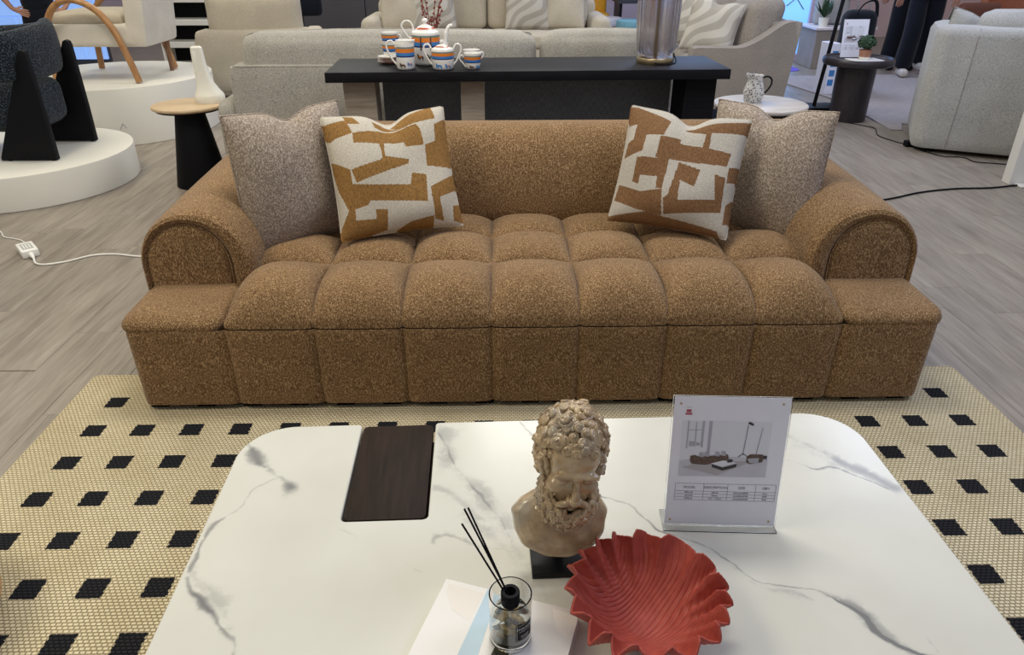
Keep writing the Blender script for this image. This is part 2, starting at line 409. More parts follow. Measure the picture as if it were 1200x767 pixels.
def spline(pts, n=8, closed=False):
    P = [Vector(p) for p in pts]; N = len(P); out = []
    for i in range(N if closed else N-1):
        p0 = P[(i-1) % N] if (closed or i > 0) else P[0]; p1 = P[i]; p2 = P[(i+1) % N]
        p3 = P[(i+2) % N] if (closed or i+2 < N) else P[-1]
        for k in range(n):
            t = k/n
            out.append(0.5*((2*p1)+(-p0+p2)*t+(2*p0-5*p1+4*p2-p3)*t*t+(-p0+3*p1-3*p2+p3)*t**3))
    if not closed: out.append(P[-1])
    return out
def lathe(bm, prof, n=32, M=None, mats=None, mi=0, rad=None):
    """prof [(r,z)]; mats: material index per band; rad(theta) radius factor"""
    t = bmesh.new(); rings = []
    for r, z in prof:
        if r < 1e-6: rings.append([t.verts.new((0, 0, z))])
        else: rings.append([t.verts.new((math.cos(2*PI*k/n)*r*(rad(2*PI*k/n) if rad else 1), math.sin(2*PI*k/n)*r*(rad(2*PI*k/n) if rad else 1), z)) for k in range(n)])
    for i in range(len(rings)-1):
        A, B = rings[i], rings[i+1]
        for k in range(n):
            if len(A) == 1 and len(B) == 1: continue
            if len(A) == 1: f = t.faces.new((A[0], B[(k+1)%n], B[k]))
            elif len(B) == 1: f = t.faces.new((A[k], A[(k+1)%n], B[0]))
            else: f = t.faces.new((A[k], A[(k+1)%n], B[(k+1)%n], B[k]))
            f.material_index = mats[i] if mats else mi
    merge(bm, t, M); return bm
def ell(bm, c, r, M=None, u=16, v=10, mi=0):
    t = bmesh.new(); bmesh.ops.create_uvsphere(t, u_segments=u, v_segments=v, radius=1.0)
    t.transform(Matrix.Translation(c) @ Matrix.Diagonal((*r, 1)) if not isinstance(r, (int, float)) else Matrix.Translation(c) @ Matrix.Diagonal((r, r, r, 1)))
    merge(bm, t, M, mi); return bm
def prism(bm, pts, z0, z1, bevel=0.0, seg=2, M=None, mi=0):
    t = bmesh.new()
    A = [t.verts.new((x, y, z0)) for x, y in pts]; B = [t.verts.new((x, y, z1)) for x, y in pts]
    t.faces.new(A[::-1]); t.faces.new(B); n = len(pts)
    for k in range(n): t.faces.new((A[k], A[(k+1)%n], B[(k+1)%n], B[k]))
    if bevel:
        ed = [e for e in t.edges if abs(e.verts[0].co.z-e.verts[1].co.z) < 1e-6]
        bmesh.ops.bevel(t, geom=ed, offset=bevel, segments=seg, profile=0.5, affect='EDGES', clamp_overlap=True)
    merge(bm, t, M, mi); return bm
def rrect(x0, x1, y0, y1, r, n=6):
    out = []
    for cx, cy, a0 in ((x1-r, y1-r, 0), (x0+r, y1-r, PI/2), (x0+r, y0+r, PI), (x1-r, y0+r, 1.5*PI)):
        for k in range(n+1):
            a = a0+PI/2*k/n; out.append((cx+r*math.cos(a), cy+r*math.sin(a)))
    return out
def loft(bm, rings, cap=True, M=None, mi=0):
    t = bmesh.new(); R = [[t.verts.new(p) for p in ring] for ring in rings]; n = len(R[0])
    for A, B in zip(R, R[1:]):
        for k in range(n): t.faces.new((A[k], A[(k+1)%n], B[(k+1)%n], B[k]))
    if cap: t.faces.new(R[0][::-1]); t.faces.new(R[-1])
    merge(bm, t, M, mi); return bm
def grid(bm, F, nu, nv, M=None, mi=0):
    t = bmesh.new(); V = [[t.verts.new(F(i/nu, j/nv)) for j in range(nv+1)] for i in range(nu+1)]
    for i in range(nu):
        for j in range(nv): t.faces.new((V[i][j], V[i+1][j], V[i+1][j+1], V[i][j+1]))
    merge(bm, t, M, mi); return bm
def text_mesh(name, s, size, mat, parent, M, align='CENTER', ext=0.0):
    cu = bpy.data.curves.new(name, 'FONT'); cu.body = s; cu.size = size; cu.align_x = align; cu.align_y = 'CENTER'; cu.extrude = ext
    cu.resolution_u = 2
    to = bpy.data.objects.new('tmp_text', cu); COL.objects.link(to)
    dg = bpy.context.evaluated_depsgraph_get(); me = bpy.data.meshes.new_from_object(to.evaluated_get(dg))
    bpy.data.objects.remove(to); bpy.data.curves.remove(cu)
    me.name = name; me.transform(M); me.materials.clear(); me.materials.append(MATS[mat])
    return link(bpy.data.objects.new(name, me), parent)
def copy_tree(o, parent=None):
    c = o.copy(); COL.objects.link(c); c.parent = parent
    for ch in list(o.children): copy_tree(ch, c)
    return c
def struct(o, label=None):
    o['kind'] = 'structure'
    if label: o['label'] = label
    return o
# ------------------------------------------------------------------ the setting
def build_floor():
    X0, X1, Y0, Y1 = -3.60, 3.78, -0.70, 6.55
    bm = BM()
    box(bm, (-10, -4, -0.06), (13, 15, -0.006), mi=1)
    for lo, hi in (((-10, -4, -0.006), (13, Y0, 0)), ((-10, Y1, -0.006), (13, 15, 0)), ((-10, Y0, -0.006), (X0, Y1, 0)), ((X1, Y0, -0.006), (13, Y1, 0))):
        box(bm, lo, hi)
    fl = struct(obj('floor', bm, ['vinyl_plank', 'joint_dark']), 'grey-brown wood-look vinyl plank floor')
    W, L, g = 0.18, 1.22, 0.0006
    cache = {}; rng = random.Random(3); n = int(round((X1-X0)/W))
    for i in range(n):
        x = X0+i*W; y = Y0-rng.random()*L
        while y < Y1-0.02:
            a, b = max(y, Y0), min(y+L, Y1); y += L
            if b-a < 0.02: continue
            ln = round(b-a, 2); full = abs(ln-L) < 0.006
            key = L if full else ln
            if key not in cache:
                t = BM(); box(t, (g, g, -0.0055), (W-g, key-g, 0), 0.0008, 1)
                for f in t.faces: f.smooth = False
                me = bpy.data.meshes.new('plank'); t.to_mesh(me); t.free(); me.materials.append(MATS['vinyl_plank']); cache[key] = me
            o = bpy.data.objects.new('plank', cache[key]); o.location = (x, a, 0); link(o, fl)
build_floor()

def build_walls():
    # free-standing white partition at the right edge of the view
    o = struct(obj('wall_right', box(BM(), (3.17, 2.405, 0), (6.0, 2.485, 2.7), 0.004, 2), 'wall_white'), 'white partition wall beside the grey sofa back')
    bm = BM(); box(bm, (-9.5, 11.0, 0), (3.2, 11.1, 3.2))
    struct(obj('wall_back', bm, 'lavender_wall'), 'pale lilac wall at the far end of the showroom')
    bm = BM(); box(bm, (3.2, 10.4, 0), (12.5, 10.5, 3.2))
    struct(obj('wall_far_right', bm, 'pink_wall'), 'pink wall behind the walking people')
    # charcoal partition behind the cream sofa
    bm = BM(); box(bm, (-2.75, 8.0, 0), (-1.77, 8.08, 2.6), 0.004, 1); w1 = obj('wall_partition', bm, 'charcoal_wall'); struct(w1, 'charcoal partition behind the cream sofa')
    obj('panel', box(BM(), (-1.755, 8.0, 0), (-0.9, 8.08, 2.6), 0.004, 1), 'charcoal_wall', w1)
    # lit blue display wall, right
    t = thing('display_wall', 'tall glowing blue display wall beyond the taupe loveseat', 'screen', (3.3, 7.75, 0), 0)
    obj('screen', box(BM(), (-1.25, 0.0, 0.10), (0.52, 0.05, 2.6), 0.003, 1), 'screen_blue', t)
    obj('frame', box(box(box(BM(), (0.525, -0.03, 0), (0.66, 0.09, 2.7), 0.005, 1), (-1.40, -0.03, 0), (-1.255, 0.09, 2.7), 0.005, 1), (-1.25, -0.03, 0), (0.52, 0.09, 0.095), 0.004, 1), 'lavender_wall', t)
    # thin dark lines of a drawn tripod on the screen
    b = BM()
    tube(b, [(0.22, -0.004, 0.66), (0.33, -0.004, 0.75), (0.44, -0.004, 0.62)], 0.006, 6)
    obj('printed_lines', b, 'ink', t)
    # blue tiled display far left
    t = thing('tiled_display', 'blue tiled display wall behind the person in black at left', 'screen', (-6.4, 7.6, 0), 0)
    k = 0
    for i in range(9):
        for j in range(8):
            if k == 0: m = obj('tile', box(BM(), (0, 0, 0), (0.245, 0.04, 0.245), 0.004, 1), 'screen_tile', t); k = 1; first = m
            else: m = first.copy(); link(m, t)
            m.location = (i*0.25-0.8, 0, 0.08+j*0.25)
    obj('backing', box(BM(), (-0.82, 0.03, 0), (1.46, 0.08, 2.12)), 'ink', t)
build_walls()

def build_rug():
    bm = BM(); prism(bm, rrect(-1.55, 1.545, -2.75, 0.172, 0.006, 2), 0.0, 0.011, 0.004, 2)
    o = obj('patterned_rug', bm, 'rug_weave')
    tag(o, 'cream woven rug with rows of small black squares under the brown sofa', 'rug')
    # a slightly frayed bound edge
    b = BM()
    for x in (-1.55, 1.545):
        tube(b, [(x, y, 0.006) for y in np.linspace(-2.74, 0.165, 40)], 0.006, 6)
    tube(b, [(x, 0.172, 0.006) for x in np.linspace(-1.545, 1.54, 40)], 0.006, 6)
    obj('edge_binding', b, 'rug_weave', o)
build_rug()

# ------------------------------------------------------------------ brown sofa
def build_sofa():
    t = thing('tufted_sofa', 'long brown tweed sofa with tufted seat and rolled arms', 'sofa', (0.012, 0, 0.0))
    F = 'sofa_tweed'
    sp = 0.2785; xs = [-1.300] + [(-3.5+i)*sp for i in range(8)] + [1.300]
    # core carcass under the panels
    def ring(x0, x1, y0, y1, r, z): return [(x, y, z) for x, y in rrect(x0, x1, y0, y1, r, 5)]
    b = BM(); loft(b, [ring(-1.29+i, 1.29-i, -0.022+i, 1.02-i, 0.05, z) for i, z in ((0.012, 0.035), (0.0, 0.05), (0.0, 0.31))])
    obj('base', b, F, t)
    # upholstered front panels
    for i in range(9):
        x0, x1 = xs[i], xs[i+1]
        first, last = i == 0, i == 8
        def P(u, v, x0=x0, x1=x1, first=first, last=last):
            z = 0.032+v*0.278
            uu, vv = 2*u-1, 2*v-1
            lip = 1-0.35*max(0, (v-0.93)/0.07)**2
            bl = ((1-abs(uu)**9)**0.6)*lip
            y = -0.039-0.010*v-0.012*bl
            x = x0+(x1-x0)*u
            if (first and u < 0.14) or (last and u > 0.86):      # wrap round the corner
                k = (0.14-u)/0.14 if first else (u-0.86)/0.14
                y = -0.039-0.010*v-0.012*lip + 0.06*(1-math.sqrt(max(0, 1-k*k)))
            elif (first and u < 0.5) or (last and u > 0.5):
                y = -0.039-0.010*v-0.012*lip
            return (x, y, z)
        b = BM(); grid(b, P, 22, 16)
        obj('front_panel', b, F, t, angle=80)
        # return along the side for the end panels
        if first or last:
            s = -1 if first else 1
            def S(u, v, s=s):
                vv = 2*v-1
                return (s*(1.300-0.002+0.006*(1-abs(vv)**8)**0.5), 0.010+1.0*u, 0.032+v*0.278)
            b = BM(); grid(b, S, 14, 14); obj('side_panel', b, F, t, angle=80)
    # seat pads: seven columns, three rows
    bl_ = lambda q: q
    def curve_front(v):
        p0, p1, p2 = Vector((-0.050, 0.312)), Vector((-0.058, 0.425)), Vector((0.275, 0.392))
        q = (1-v)**2*p0+2*v*(1-v)*p1+v*v*p2
        d = 2*(1-v)*(p1-p0)+2*v*(p2-p1); d.normalize(); n = Vector((-d.y, d.x))
        return q, n
    def curve_back(v):
        return Vector((0.275+v*0.245, 0.392)), Vector((0, 1))
    def curve_rear(v):
        return Vector((0.520+v*0.20, 0.392)), Vector((0, 1))
    for i in range(1, 8):
        for row, cf, amp in ((0, curve_front, 0.057), (1, curve_back, 0.052), (2, curve_rear, 0.046)):
            x0, x1 = xs[i], xs[i+1]
            rng = random.Random(i*7+row)
            amp *= 1+rng.uniform(-0.05, 0.05)
            NU, NV = 24, 24
            def P(u, v):
                # skirt rows tuck the edge down into the seam
                uu = max(-1, min(1, 2*u-1)); vv = max(-1, min(1, 2*v-1))
                q, n = cf((vv+1)/2)
                bu = (1-abs(uu)**2.6)**0.72; v1 = (vv+1)/2
                if row == 0:
                    s_ = min(1, v1/0.62); bv = s_*s_*(3-2*s_) if v1 < 0.62 else (1-((v1-0.62)/0.38)**2.4)**0.75
                    o = amp*bl_(bu)*bv+0.0085*((1-abs(uu)**5)**0.6)*max(0, 1-v1*4)-0.010*max(0, 1-(1-abs(uu))*9)*max(0, 1-v1*9)
                else:
                    o = amp*bl_(bu)*((1-abs(vv)**2.8)**0.75)
                x = x0+(x1-x0)*(uu+1)/2
                if row == 0 and i in (1, 7):
                    e_ = max(0, 1-(uu+1)) if i == 1 else max(0, 1-(1-uu))
                    q = q-Vector((0, 0.040*e_*e_*min(1, v1*2.5)))
                x += 0.0045*uu*(1-abs(uu))*4*(1-vv*vv)
                return Vector((x, q.x+n.x*o*(0.4 if row == 0 else 1), q.y+n.y*o)), n
            b = BM(); V = []
            for a in range(NU+3):
                rowv = []
                for c in range(NV+3):
                    u = (a-1)/NU; v = (c-1)/NV
                    p, n = P(u, v)
                    if a in (0, NU+2) or c in (0, NV+2): p = p-Vector((0, n.x, n.y))*0.07 if row == 0 else p-Vector((0, 0, 0.07))
                    rowv.append(b.verts.new(p))
                V.append(rowv)
            for a in range(NU+2):
                for c in range(NV+2): b.faces.new((V[a][c], V[a+1][c], V[a+1][c+1], V[a][c+1]))
            obj('seat_pad', b, F, t, angle=75)
    # flat platforms in front of and under the arms
    for s in (-1, 1):
        b = BM(); xa, xb = (xs[0]-0.006, xs[1]-0.002) if s < 0 else (xs[8]+0.002, xs[9]+0.006)
        rr = []
        for ins, z in ((0.008, 0.300), (0.002, 0.311), (0.0, 0.318), (0.004, 0.329), (0.014, 0.340), (0.032, 0.3485), (0.06, 0.353)):
            rr.append([(x, y, z+0.012*max(0, min(1, (y+0.05)/0.2))*(1 if z > 0.33 else 0)) for x, y in rrect(xa+ins, xb-ins*0.6, -0.060+ins, 1.02-ins, 0.05-min(ins, 0.03), 6)])
        loft(b, rr); obj('arm_platform', b, F, t)
    # arms: D-shaped rolls with an inset end panel
    hw, zb, zt = 0.185, 0.34, 0.612
    def D(ins, y, k=20, dz=0.0, s=0):
        r = hw-ins; zc = zt-hw; sh = s*ins*0.55 if ins > 0 else 0; out = [(sh-r, y, zb), ]
        for j in range(k+1):
            a = PI-PI*j/k; out.append((sh+r*math.cos(a), y, zc+(r if ins < 0 else hw-ins*0.9)*math.sin(a)+dz))
        out.append((sh+r, y, zb)); return out
    for s in (-1, 1):
        M = T(s*1.122, 0, 0)
        b = BM(); rr = []
        for ins, y in ((0.050, 0.225), (0.046, 0.203), (0.038, 0.191), (0.024, 0.184), (0.009, 0.190), (0.0, 0.210)): rr.append(D(ins, y, s=s))
        for y in np.linspace(0.25, 0.98, 10): rr.append(D(-0.003*math.sin((y-0.2)*4), y, dz=0.030*((y-0.2)/0.8)))
        rr += [D(0.012, 1.01, dz=0.026), D(0.035, 1.025, dz=0.026)]
        loft(b, rr, M=M); arm = obj('arm', b, F, t)
        b = BM(); rr = []
        for ins, y in ((0.0485, 0.215), (0.0495, 0.203), (0.054, 0.196), (0.065, 0.192), (0.095, 0.189), (0.13, 0.188)): rr.append(D(ins, y, s=s))
        loft(b, rr, M=M); obj('end_panel', b, F, arm)
        b = BM(); tube(b, [Vector(p)+Vector((0, 0, 0)) for p in D(0.0475, 0.199, s=s)], 0.0035, 6, M=M); obj('piping', b, F, arm)
    # backrest roll
    prof = [(0.735, 0.33), (0.700, 0.40), (0.693, 0.47), (0.700, 0.56), (0.722, 0.65), (0.755, 0.71), (0.805, 0.745), (0.865, 0.752), (0.93, 0.735), (0.985, 0.69), (1.012, 0.62), (1.02, 0.50), (1.02, 0.05)]
    sm = [Vector((0, a, c)) for a, c in prof]; sm = spline(sm, 4); cen = Vector((0, 0.86, 0.5))
    b = BM(); rr = []
    for x, k in ((-1.10, 0.80), (-1.095, 0.90), (-1.07, 0.97), (-1.03, 1.0), (0, 1.0), (1.03, 1.0), (1.07, 0.97), (1.095, 0.90), (1.10, 0.80)):
        rr.append([(x, cen.y+(p.y-cen.y)*k, cen.z+(p.z-cen.z)*k if p.z > 0.5 else p.z) for p in sm])
    loft(b, rr); obj('backrest', b, F, t)
    for x in (-1.15, 1.15):
        for y, z0 in ((0.06, 0.0113), (0.92, 0.0)):
            b = BM(); lathe(b, [(0, z0), (0.028, z0), (0.03, 0.045), (0, 0.045)], 16, T(x, y, 0)); obj('foot', b, 'black_matte', t)
build_sofa()

# ------------------------------------------------------------------ cushions
def inpoly(px, py, poly):
    c = np.zeros(px.shape, bool); n = len(poly); j = n-1
    for i in range(n):
        xi, yi = poly[i]; xj, yj = poly[j]
        if yi != yj:
            m = ((yi > py) != (yj > py)) & (px < (xj-xi)*(py-yi)/(yj-yi)+xi); c ^= m
        j = i
    return c
def inv_bilinear(corners, p):
    """corners TL,TR,BR,BL; returns u right 0..1, v down 0..1"""
    A, B, Cc, D = [np.array(q, float) for q in corners]; p = np.array(p, float); uv = np.array([0.5, 0.5])
    for _ in range(12):
        u, v = uv; f = A*(1-u)*(1-v)+B*u*(1-v)+Cc*u*v+D*(1-u)*v-p
        J = np.stack([(B-A)*(1-v)+(Cc-D)*v, (D-A)*(1-u)+(Cc-B)*u], 1); uv = uv-np.linalg.solve(J, f)
    return uv
def cushion_mesh(name, w, h, th, n, mat, seed=0, chop=0.05, polys=None, corners=None, ear=0.07):
    k = np.linspace(-1, 1, n+1); k = np.sign(k)*np.abs(k)**0.85
    U, V = np.meshgrid(k, k, indexing='ij'); verts = []; rs = np.random.RandomState(seed)
    ph = rs.rand(8)*6.28
    prof = np.clip((1-np.abs(U)**2.6)*(1-np.abs(V)**2.6), 0, 1)
    X = w/2*U*(1-ear*(1-V*V)*np.abs(U)**1.5); Y = h/2*V*(1-ear*(1-U*U)*np.abs(V)**1.5)
    Y = Y-chop*np.exp(-((U-0.05)/0.26)**2)*np.clip(V, 0, 1)**2.5
    wr = 0.006*np.sin(3*U+2.2*V+ph[0])+0.005*np.sin(4.5*V-2.5*U+ph[1])+0.004*np.sin(7*U*V+ph[2])
    Z = th/2*prof**0.5*(1-0.35*np.exp(-((U-0.05)/0.24)**2)*np.clip(V, 0, 1)**1.5)
    out = []
    for s in (1, -1):
        zz = s*(Z+wr*prof**0.5)
        out.append(np.stack([X, Y, zz], -1).reshape(-1, 3))
    N = n+1; idx = np.arange(N*N).reshape(N, N)
    q = np.stack([idx[:-1, :-1], idx[1:, :-1], idx[1:, 1:], idx[:-1, 1:]], -1).reshape(-1, 4)
    edge = np.zeros((N, N), bool); edge[0] = edge[-1] = True; edge[:, 0] = edge[:, -1] = True
    remap = np.where(edge, idx, idx+N*N)
    q2 = remap.reshape(-1)[q][:, ::-1]
    co = np.concatenate(out); me = bpy.data.meshes.new(name)
    me.from_pydata(co.tolist(), [], np.concatenate([q, q2]).tolist())
    me.polygons.foreach_set('use_smooth', [True]*len(me.polygons))
    me.materials.append(MATS[mat])
    if polys is not None:
        at = me.attributes.new('pattern', 'FLOAT', 'POINT')
        uu = (U+1)/2; vv = (1-V)/2; m = np.zeros(U.shape, bool)
        for pl in polys: m |= inpoly(uu, vv, [inv_bilinear(corners, p) for p in pl])
        back = inpoly(uu, vv, [(0.1, 0.1), (0.6, 0.15), (0.5, 0.9), (0.2, 0.7)])
        at.data.foreach_set('value', np.concatenate([m.ravel(), back.ravel()]).astype(np.float32))
    me.update(); return me
def pose(o, c, yaw, tilt, roll):
    n = Vector((math.sin(yaw)*math.cos(tilt), -math.cos(yaw)*math.cos(tilt), math.sin(tilt)))
    r = Vector((math.cos(yaw), math.sin(yaw), 0)); u = n.cross(r)
    r2 = math.cos(roll)*r+math.sin(roll)*u; u2 = -math.sin(roll)*r+math.cos(roll)*u
    M = Matrix.Identity(4)
    for i in range(3): M[i][0] = r2[i]; M[i][1] = u2[i]; M[i][2] = n[i]; M[i][3] = c[i]
    o.matrix_world = M
def cushion(name, label, w, h, th, n, mat, c, yaw, tilt, roll, seed=0, chop=0.05, polys=None, corners=None, ear=0.07, zip_=True):
    t = bpy.data.objects.new(name, None); t.empty_display_size = 0.05; COL.objects.link(t); tag(t, label, 'cushion')
    pose(t, c, yaw, tilt, roll)
    me = cushion_mesh('cover', w, h, th, n, mat, seed, chop, polys, corners, ear); o = link(bpy.data.objects.new('cover', me), t)
    # seam welt round the edge
    N = n+1
    def vid(i, j): return i*N+j
    ids = [vid(i, 0) for i in range(N)]+[vid(n, j) for j in range(1, N)]+[vid(i, n) for i in range(n-1, -1, -1)]+[vid(0, j) for j in range(n-1, 0, -1)]
    step = max(1, len(ids)//100)
    b = BM(); tube(b, [me.vertices[i].co.copy() for i in ids[::step]], 0.0035, 6, closed=True); wl = obj('seam_welt', b, mat, t)
    if polys is not None:
        a = wl.data.attributes.new('pattern', 'FLOAT', 'POINT')
        pts = np.array([me.vertices[i].co for i in ids]); src = np.zeros(len(me.vertices), np.float32); me.attributes['pattern'].data.foreach_get('value', src)
        vals = src[ids]; wv = np.array([v.co for v in wl.data.vertices])
        a.data.foreach_set('value', np.array([vals[np.argmin(((pts-p)**2).sum(1))] for p in wv], np.float32))
    return t
PL = [[(60,160),(165,132),(180,130),(208,200),(130,225),(105,240),(85,230)], [(165,105),(210,110),(245,152),(185,150)], [(295,122),(330,125),(390,150),(440,160),(345,170),(310,160)],
 [(375,135),(410,105),(500,88),(575,62),(597,130),(520,145),(440,160),(400,150)],
 [(208,200),(500,155),(520,180),(540,250),(530,258),(450,265),(445,243),(350,250),(355,315),(345,335),(330,255),(212,250)], [(330,335),(355,315),(465,325),(465,345),(225,435),(200,375)],
 [(105,330),(195,375),(205,440),(300,445),(475,440),(480,385),(550,390),(555,515),(290,515),(280,535),(220,555),(225,605),(320,600),(315,555),(370,555),(375,650),(250,690),(160,710),(160,640),(190,560),(140,470),(120,400)],
 [(660,120),(590,160),(598,235),(545,255),(555,350),(700,350),(680,230)], [(570,445),(700,375),(715,445),(615,490),(640,595),(595,590),(575,480)], [(685,520),(725,512),(750,595),(690,588)], [(590,575),(592,635),(490,660),(400,665),(480,610)]]
CL = [(70,110),(640,65),(738,600),(165,695)]
PR = [[(150,70),(200,72),(360,135),(325,215),(245,215),(225,290),(130,315),(150,245),(180,230),(195,160),(150,165)],
 [(310,220),(405,225),(400,250),(500,270),(515,200),(425,160),(440,150),(712,128),(708,195),(540,195),(528,275),(630,295),(610,360),(440,345),(290,320)], [(200,315),(350,330),(320,470),(292,465),(297,410),(215,400),(210,440),(180,425)],
 [(110,430),(220,475),(320,470),(315,595),(200,555),(90,500)], [(395,345),(490,380),(462,462),(400,430),(388,525),(555,520),(555,400),(605,415),(580,580),(325,590),(325,515),(345,500)],
 [(60,570),(250,570),(320,600),(560,670),(570,710),(300,665),(60,600)], [(620,365),(680,355),(668,430),(610,440)], [(605,545),(645,510),(630,630),(585,640)]]
CR = [(165,62),(715,110),(600,705),(65,585)]
def build_cushions():
    cushion('plain_cushion', 'plain grey-beige boucle cushion leaning in the left arm corner', 0.455, 0.485, 0.19, 56, 'boucle_grey', (-0.8344, 0.5111, 0.6300), 0.80, 0.13, -0.024, 1, 0.035, ear=0.035)
    cushion('patterned_cushion', 'ochre and cream geometric cushion on the left half of the sofa', 0.44, 0.44, 0.15, 190, 'pattern_ochre', (-0.4773, 0.5010, 0.6486), 0.284, 0.50, 0.027, 2, 0.042, PL, CL, ear=0.045)
    cushion('patterned_cushion', 'rust and cream geometric cushion on the right half of the sofa', 0.43, 0.43, 0.15, 190, 'pattern_rust', (0.5499, 0.5048, 0.6457), -0.328, 0.50, -0.062, 3, 0.042, PR, CR, ear=0.045)
    cushion('plain_cushion', 'plain grey-beige boucle cushion leaning in the right arm corner', 0.455, 0.485, 0.19, 56, 'boucle_grey', (0.8909, 0.5822, 0.6156), -0.78, 0.13, 0.03, 4, 0.045, ear=0.035)
build_cushions()

# ------------------------------------------------------------------ coffee table
TZ = 0.36
VEINS = [  # (points on the slab, half width in metres, strength)
 ([(-0.705, -0.067), (-0.679, -0.112), (-0.641, -0.158), (-0.596, -0.198), (-0.574, -0.223)], 0.0138, 0.55),
 ([(-0.609, -0.191), (-0.655, -0.228), (-0.665, -0.275), (-0.689, -0.311), (-0.707, -0.335), (-0.710, -0.396), (-0.712, -0.449)], 0.0055, 0.50),
 ([(-0.710, -0.465), (-0.680, -0.508), (-0.638, -0.543), (-0.608, -0.578), (-0.582, -0.608), (-0.562, -0.669)], 0.0078, 0.60),
 ([(-0.710, -0.447), (-0.667, -0.493), (-0.621, -0.536), (-0.597, -0.578)], 0.0142, 0.22),
 ([(-0.269, -0.019), (-0.248, -0.112), (-0.223, -0.177), (-0.180, -0.238), (-0.159, -0.281), (-0.124, -0.355), (-0.107, -0.424), (-0.084, -0.522)], 0.0265, 0.30),
 ([(-0.273, -0.036), (-0.239, -0.134), (-0.213, -0.189), (-0.175, -0.260), (-0.134, -0.333), (-0.113, -0.413)], 0.0050, 0.50),
 ([(-0.275, -0.228), (-0.239, -0.257), (-0.201, -0.303), (-0.168, -0.341)], 0.0109, 0.22),
 ([(-0.266, -0.398), (-0.258, -0.382), (-0.228, -0.379), (-0.187, -0.403), (-0.130, -0.424), (-0.095, -0.440)], 0.0066, 0.32),
 ([(-0.204, -0.315), (-0.153, -0.377), (-0.107, -0.457), (-0.058, -0.538)], 0.0173, 0.20),
 ([(0.549, -0.095), (0.593, -0.145), (0.633, -0.196), (0.674, -0.236), (0.702, -0.276)], 0.0179, 0.42),
 ([(0.516, -0.182), (0.547, -0.201), (0.564, -0.214), (0.600, -0.210), (0.650, -0.246), (0.689, -0.281)], 0.0038, 0.50),
 ([(0.559, -0.122), (0.589, -0.170), (0.626, -0.216)], 0.0236, 0.20),
 ([(0.071, -0.281), (0.104, -0.293), (0.135, -0.312), (0.155, -0.350), (0.167, -0.375), (0.196, -0.395), (0.246, -0.418), (0.281, -0.454), (0.311, -0.502), (0.342, -0.525), (0.392, -0.537), (0.431, -0.548), (0.462, -0.576), (0.481, -0.602), (0.494, -0.639), (0.520, -0.667), (0.571, -0.703)], 0.0046, 0.75),
 ([(0.431, -0.548), (0.459, -0.565), (0.482, -0.592), (0.488, -0.617)], 0.0091, 0.45),
 ([(0.481, -0.602), (0.504, -0.643), (0.529, -0.677), (0.575, -0.695)], 0.0088, 0.35),
 ([(0.285, -0.463), (0.309, -0.512), (0.340, -0.537), (0.382, -0.548), (0.407, -0.563)], 0.0080, 0.22),
 ([(-0.080, 0.008), (-0.066, -0.028), (-0.054, -0.062)], 0.0041, 0.40),
 ([(-0.492, -0.320), (-0.392, -0.392), (-0.284, -0.468)], 0.0026, 0.12),
 ([(0.568, -0.646), (0.571, -0.679)], 0.0017, 0.30),
 ([(-0.038, -0.297), (0.064, -0.327)], 0.0035, 0.15),
]
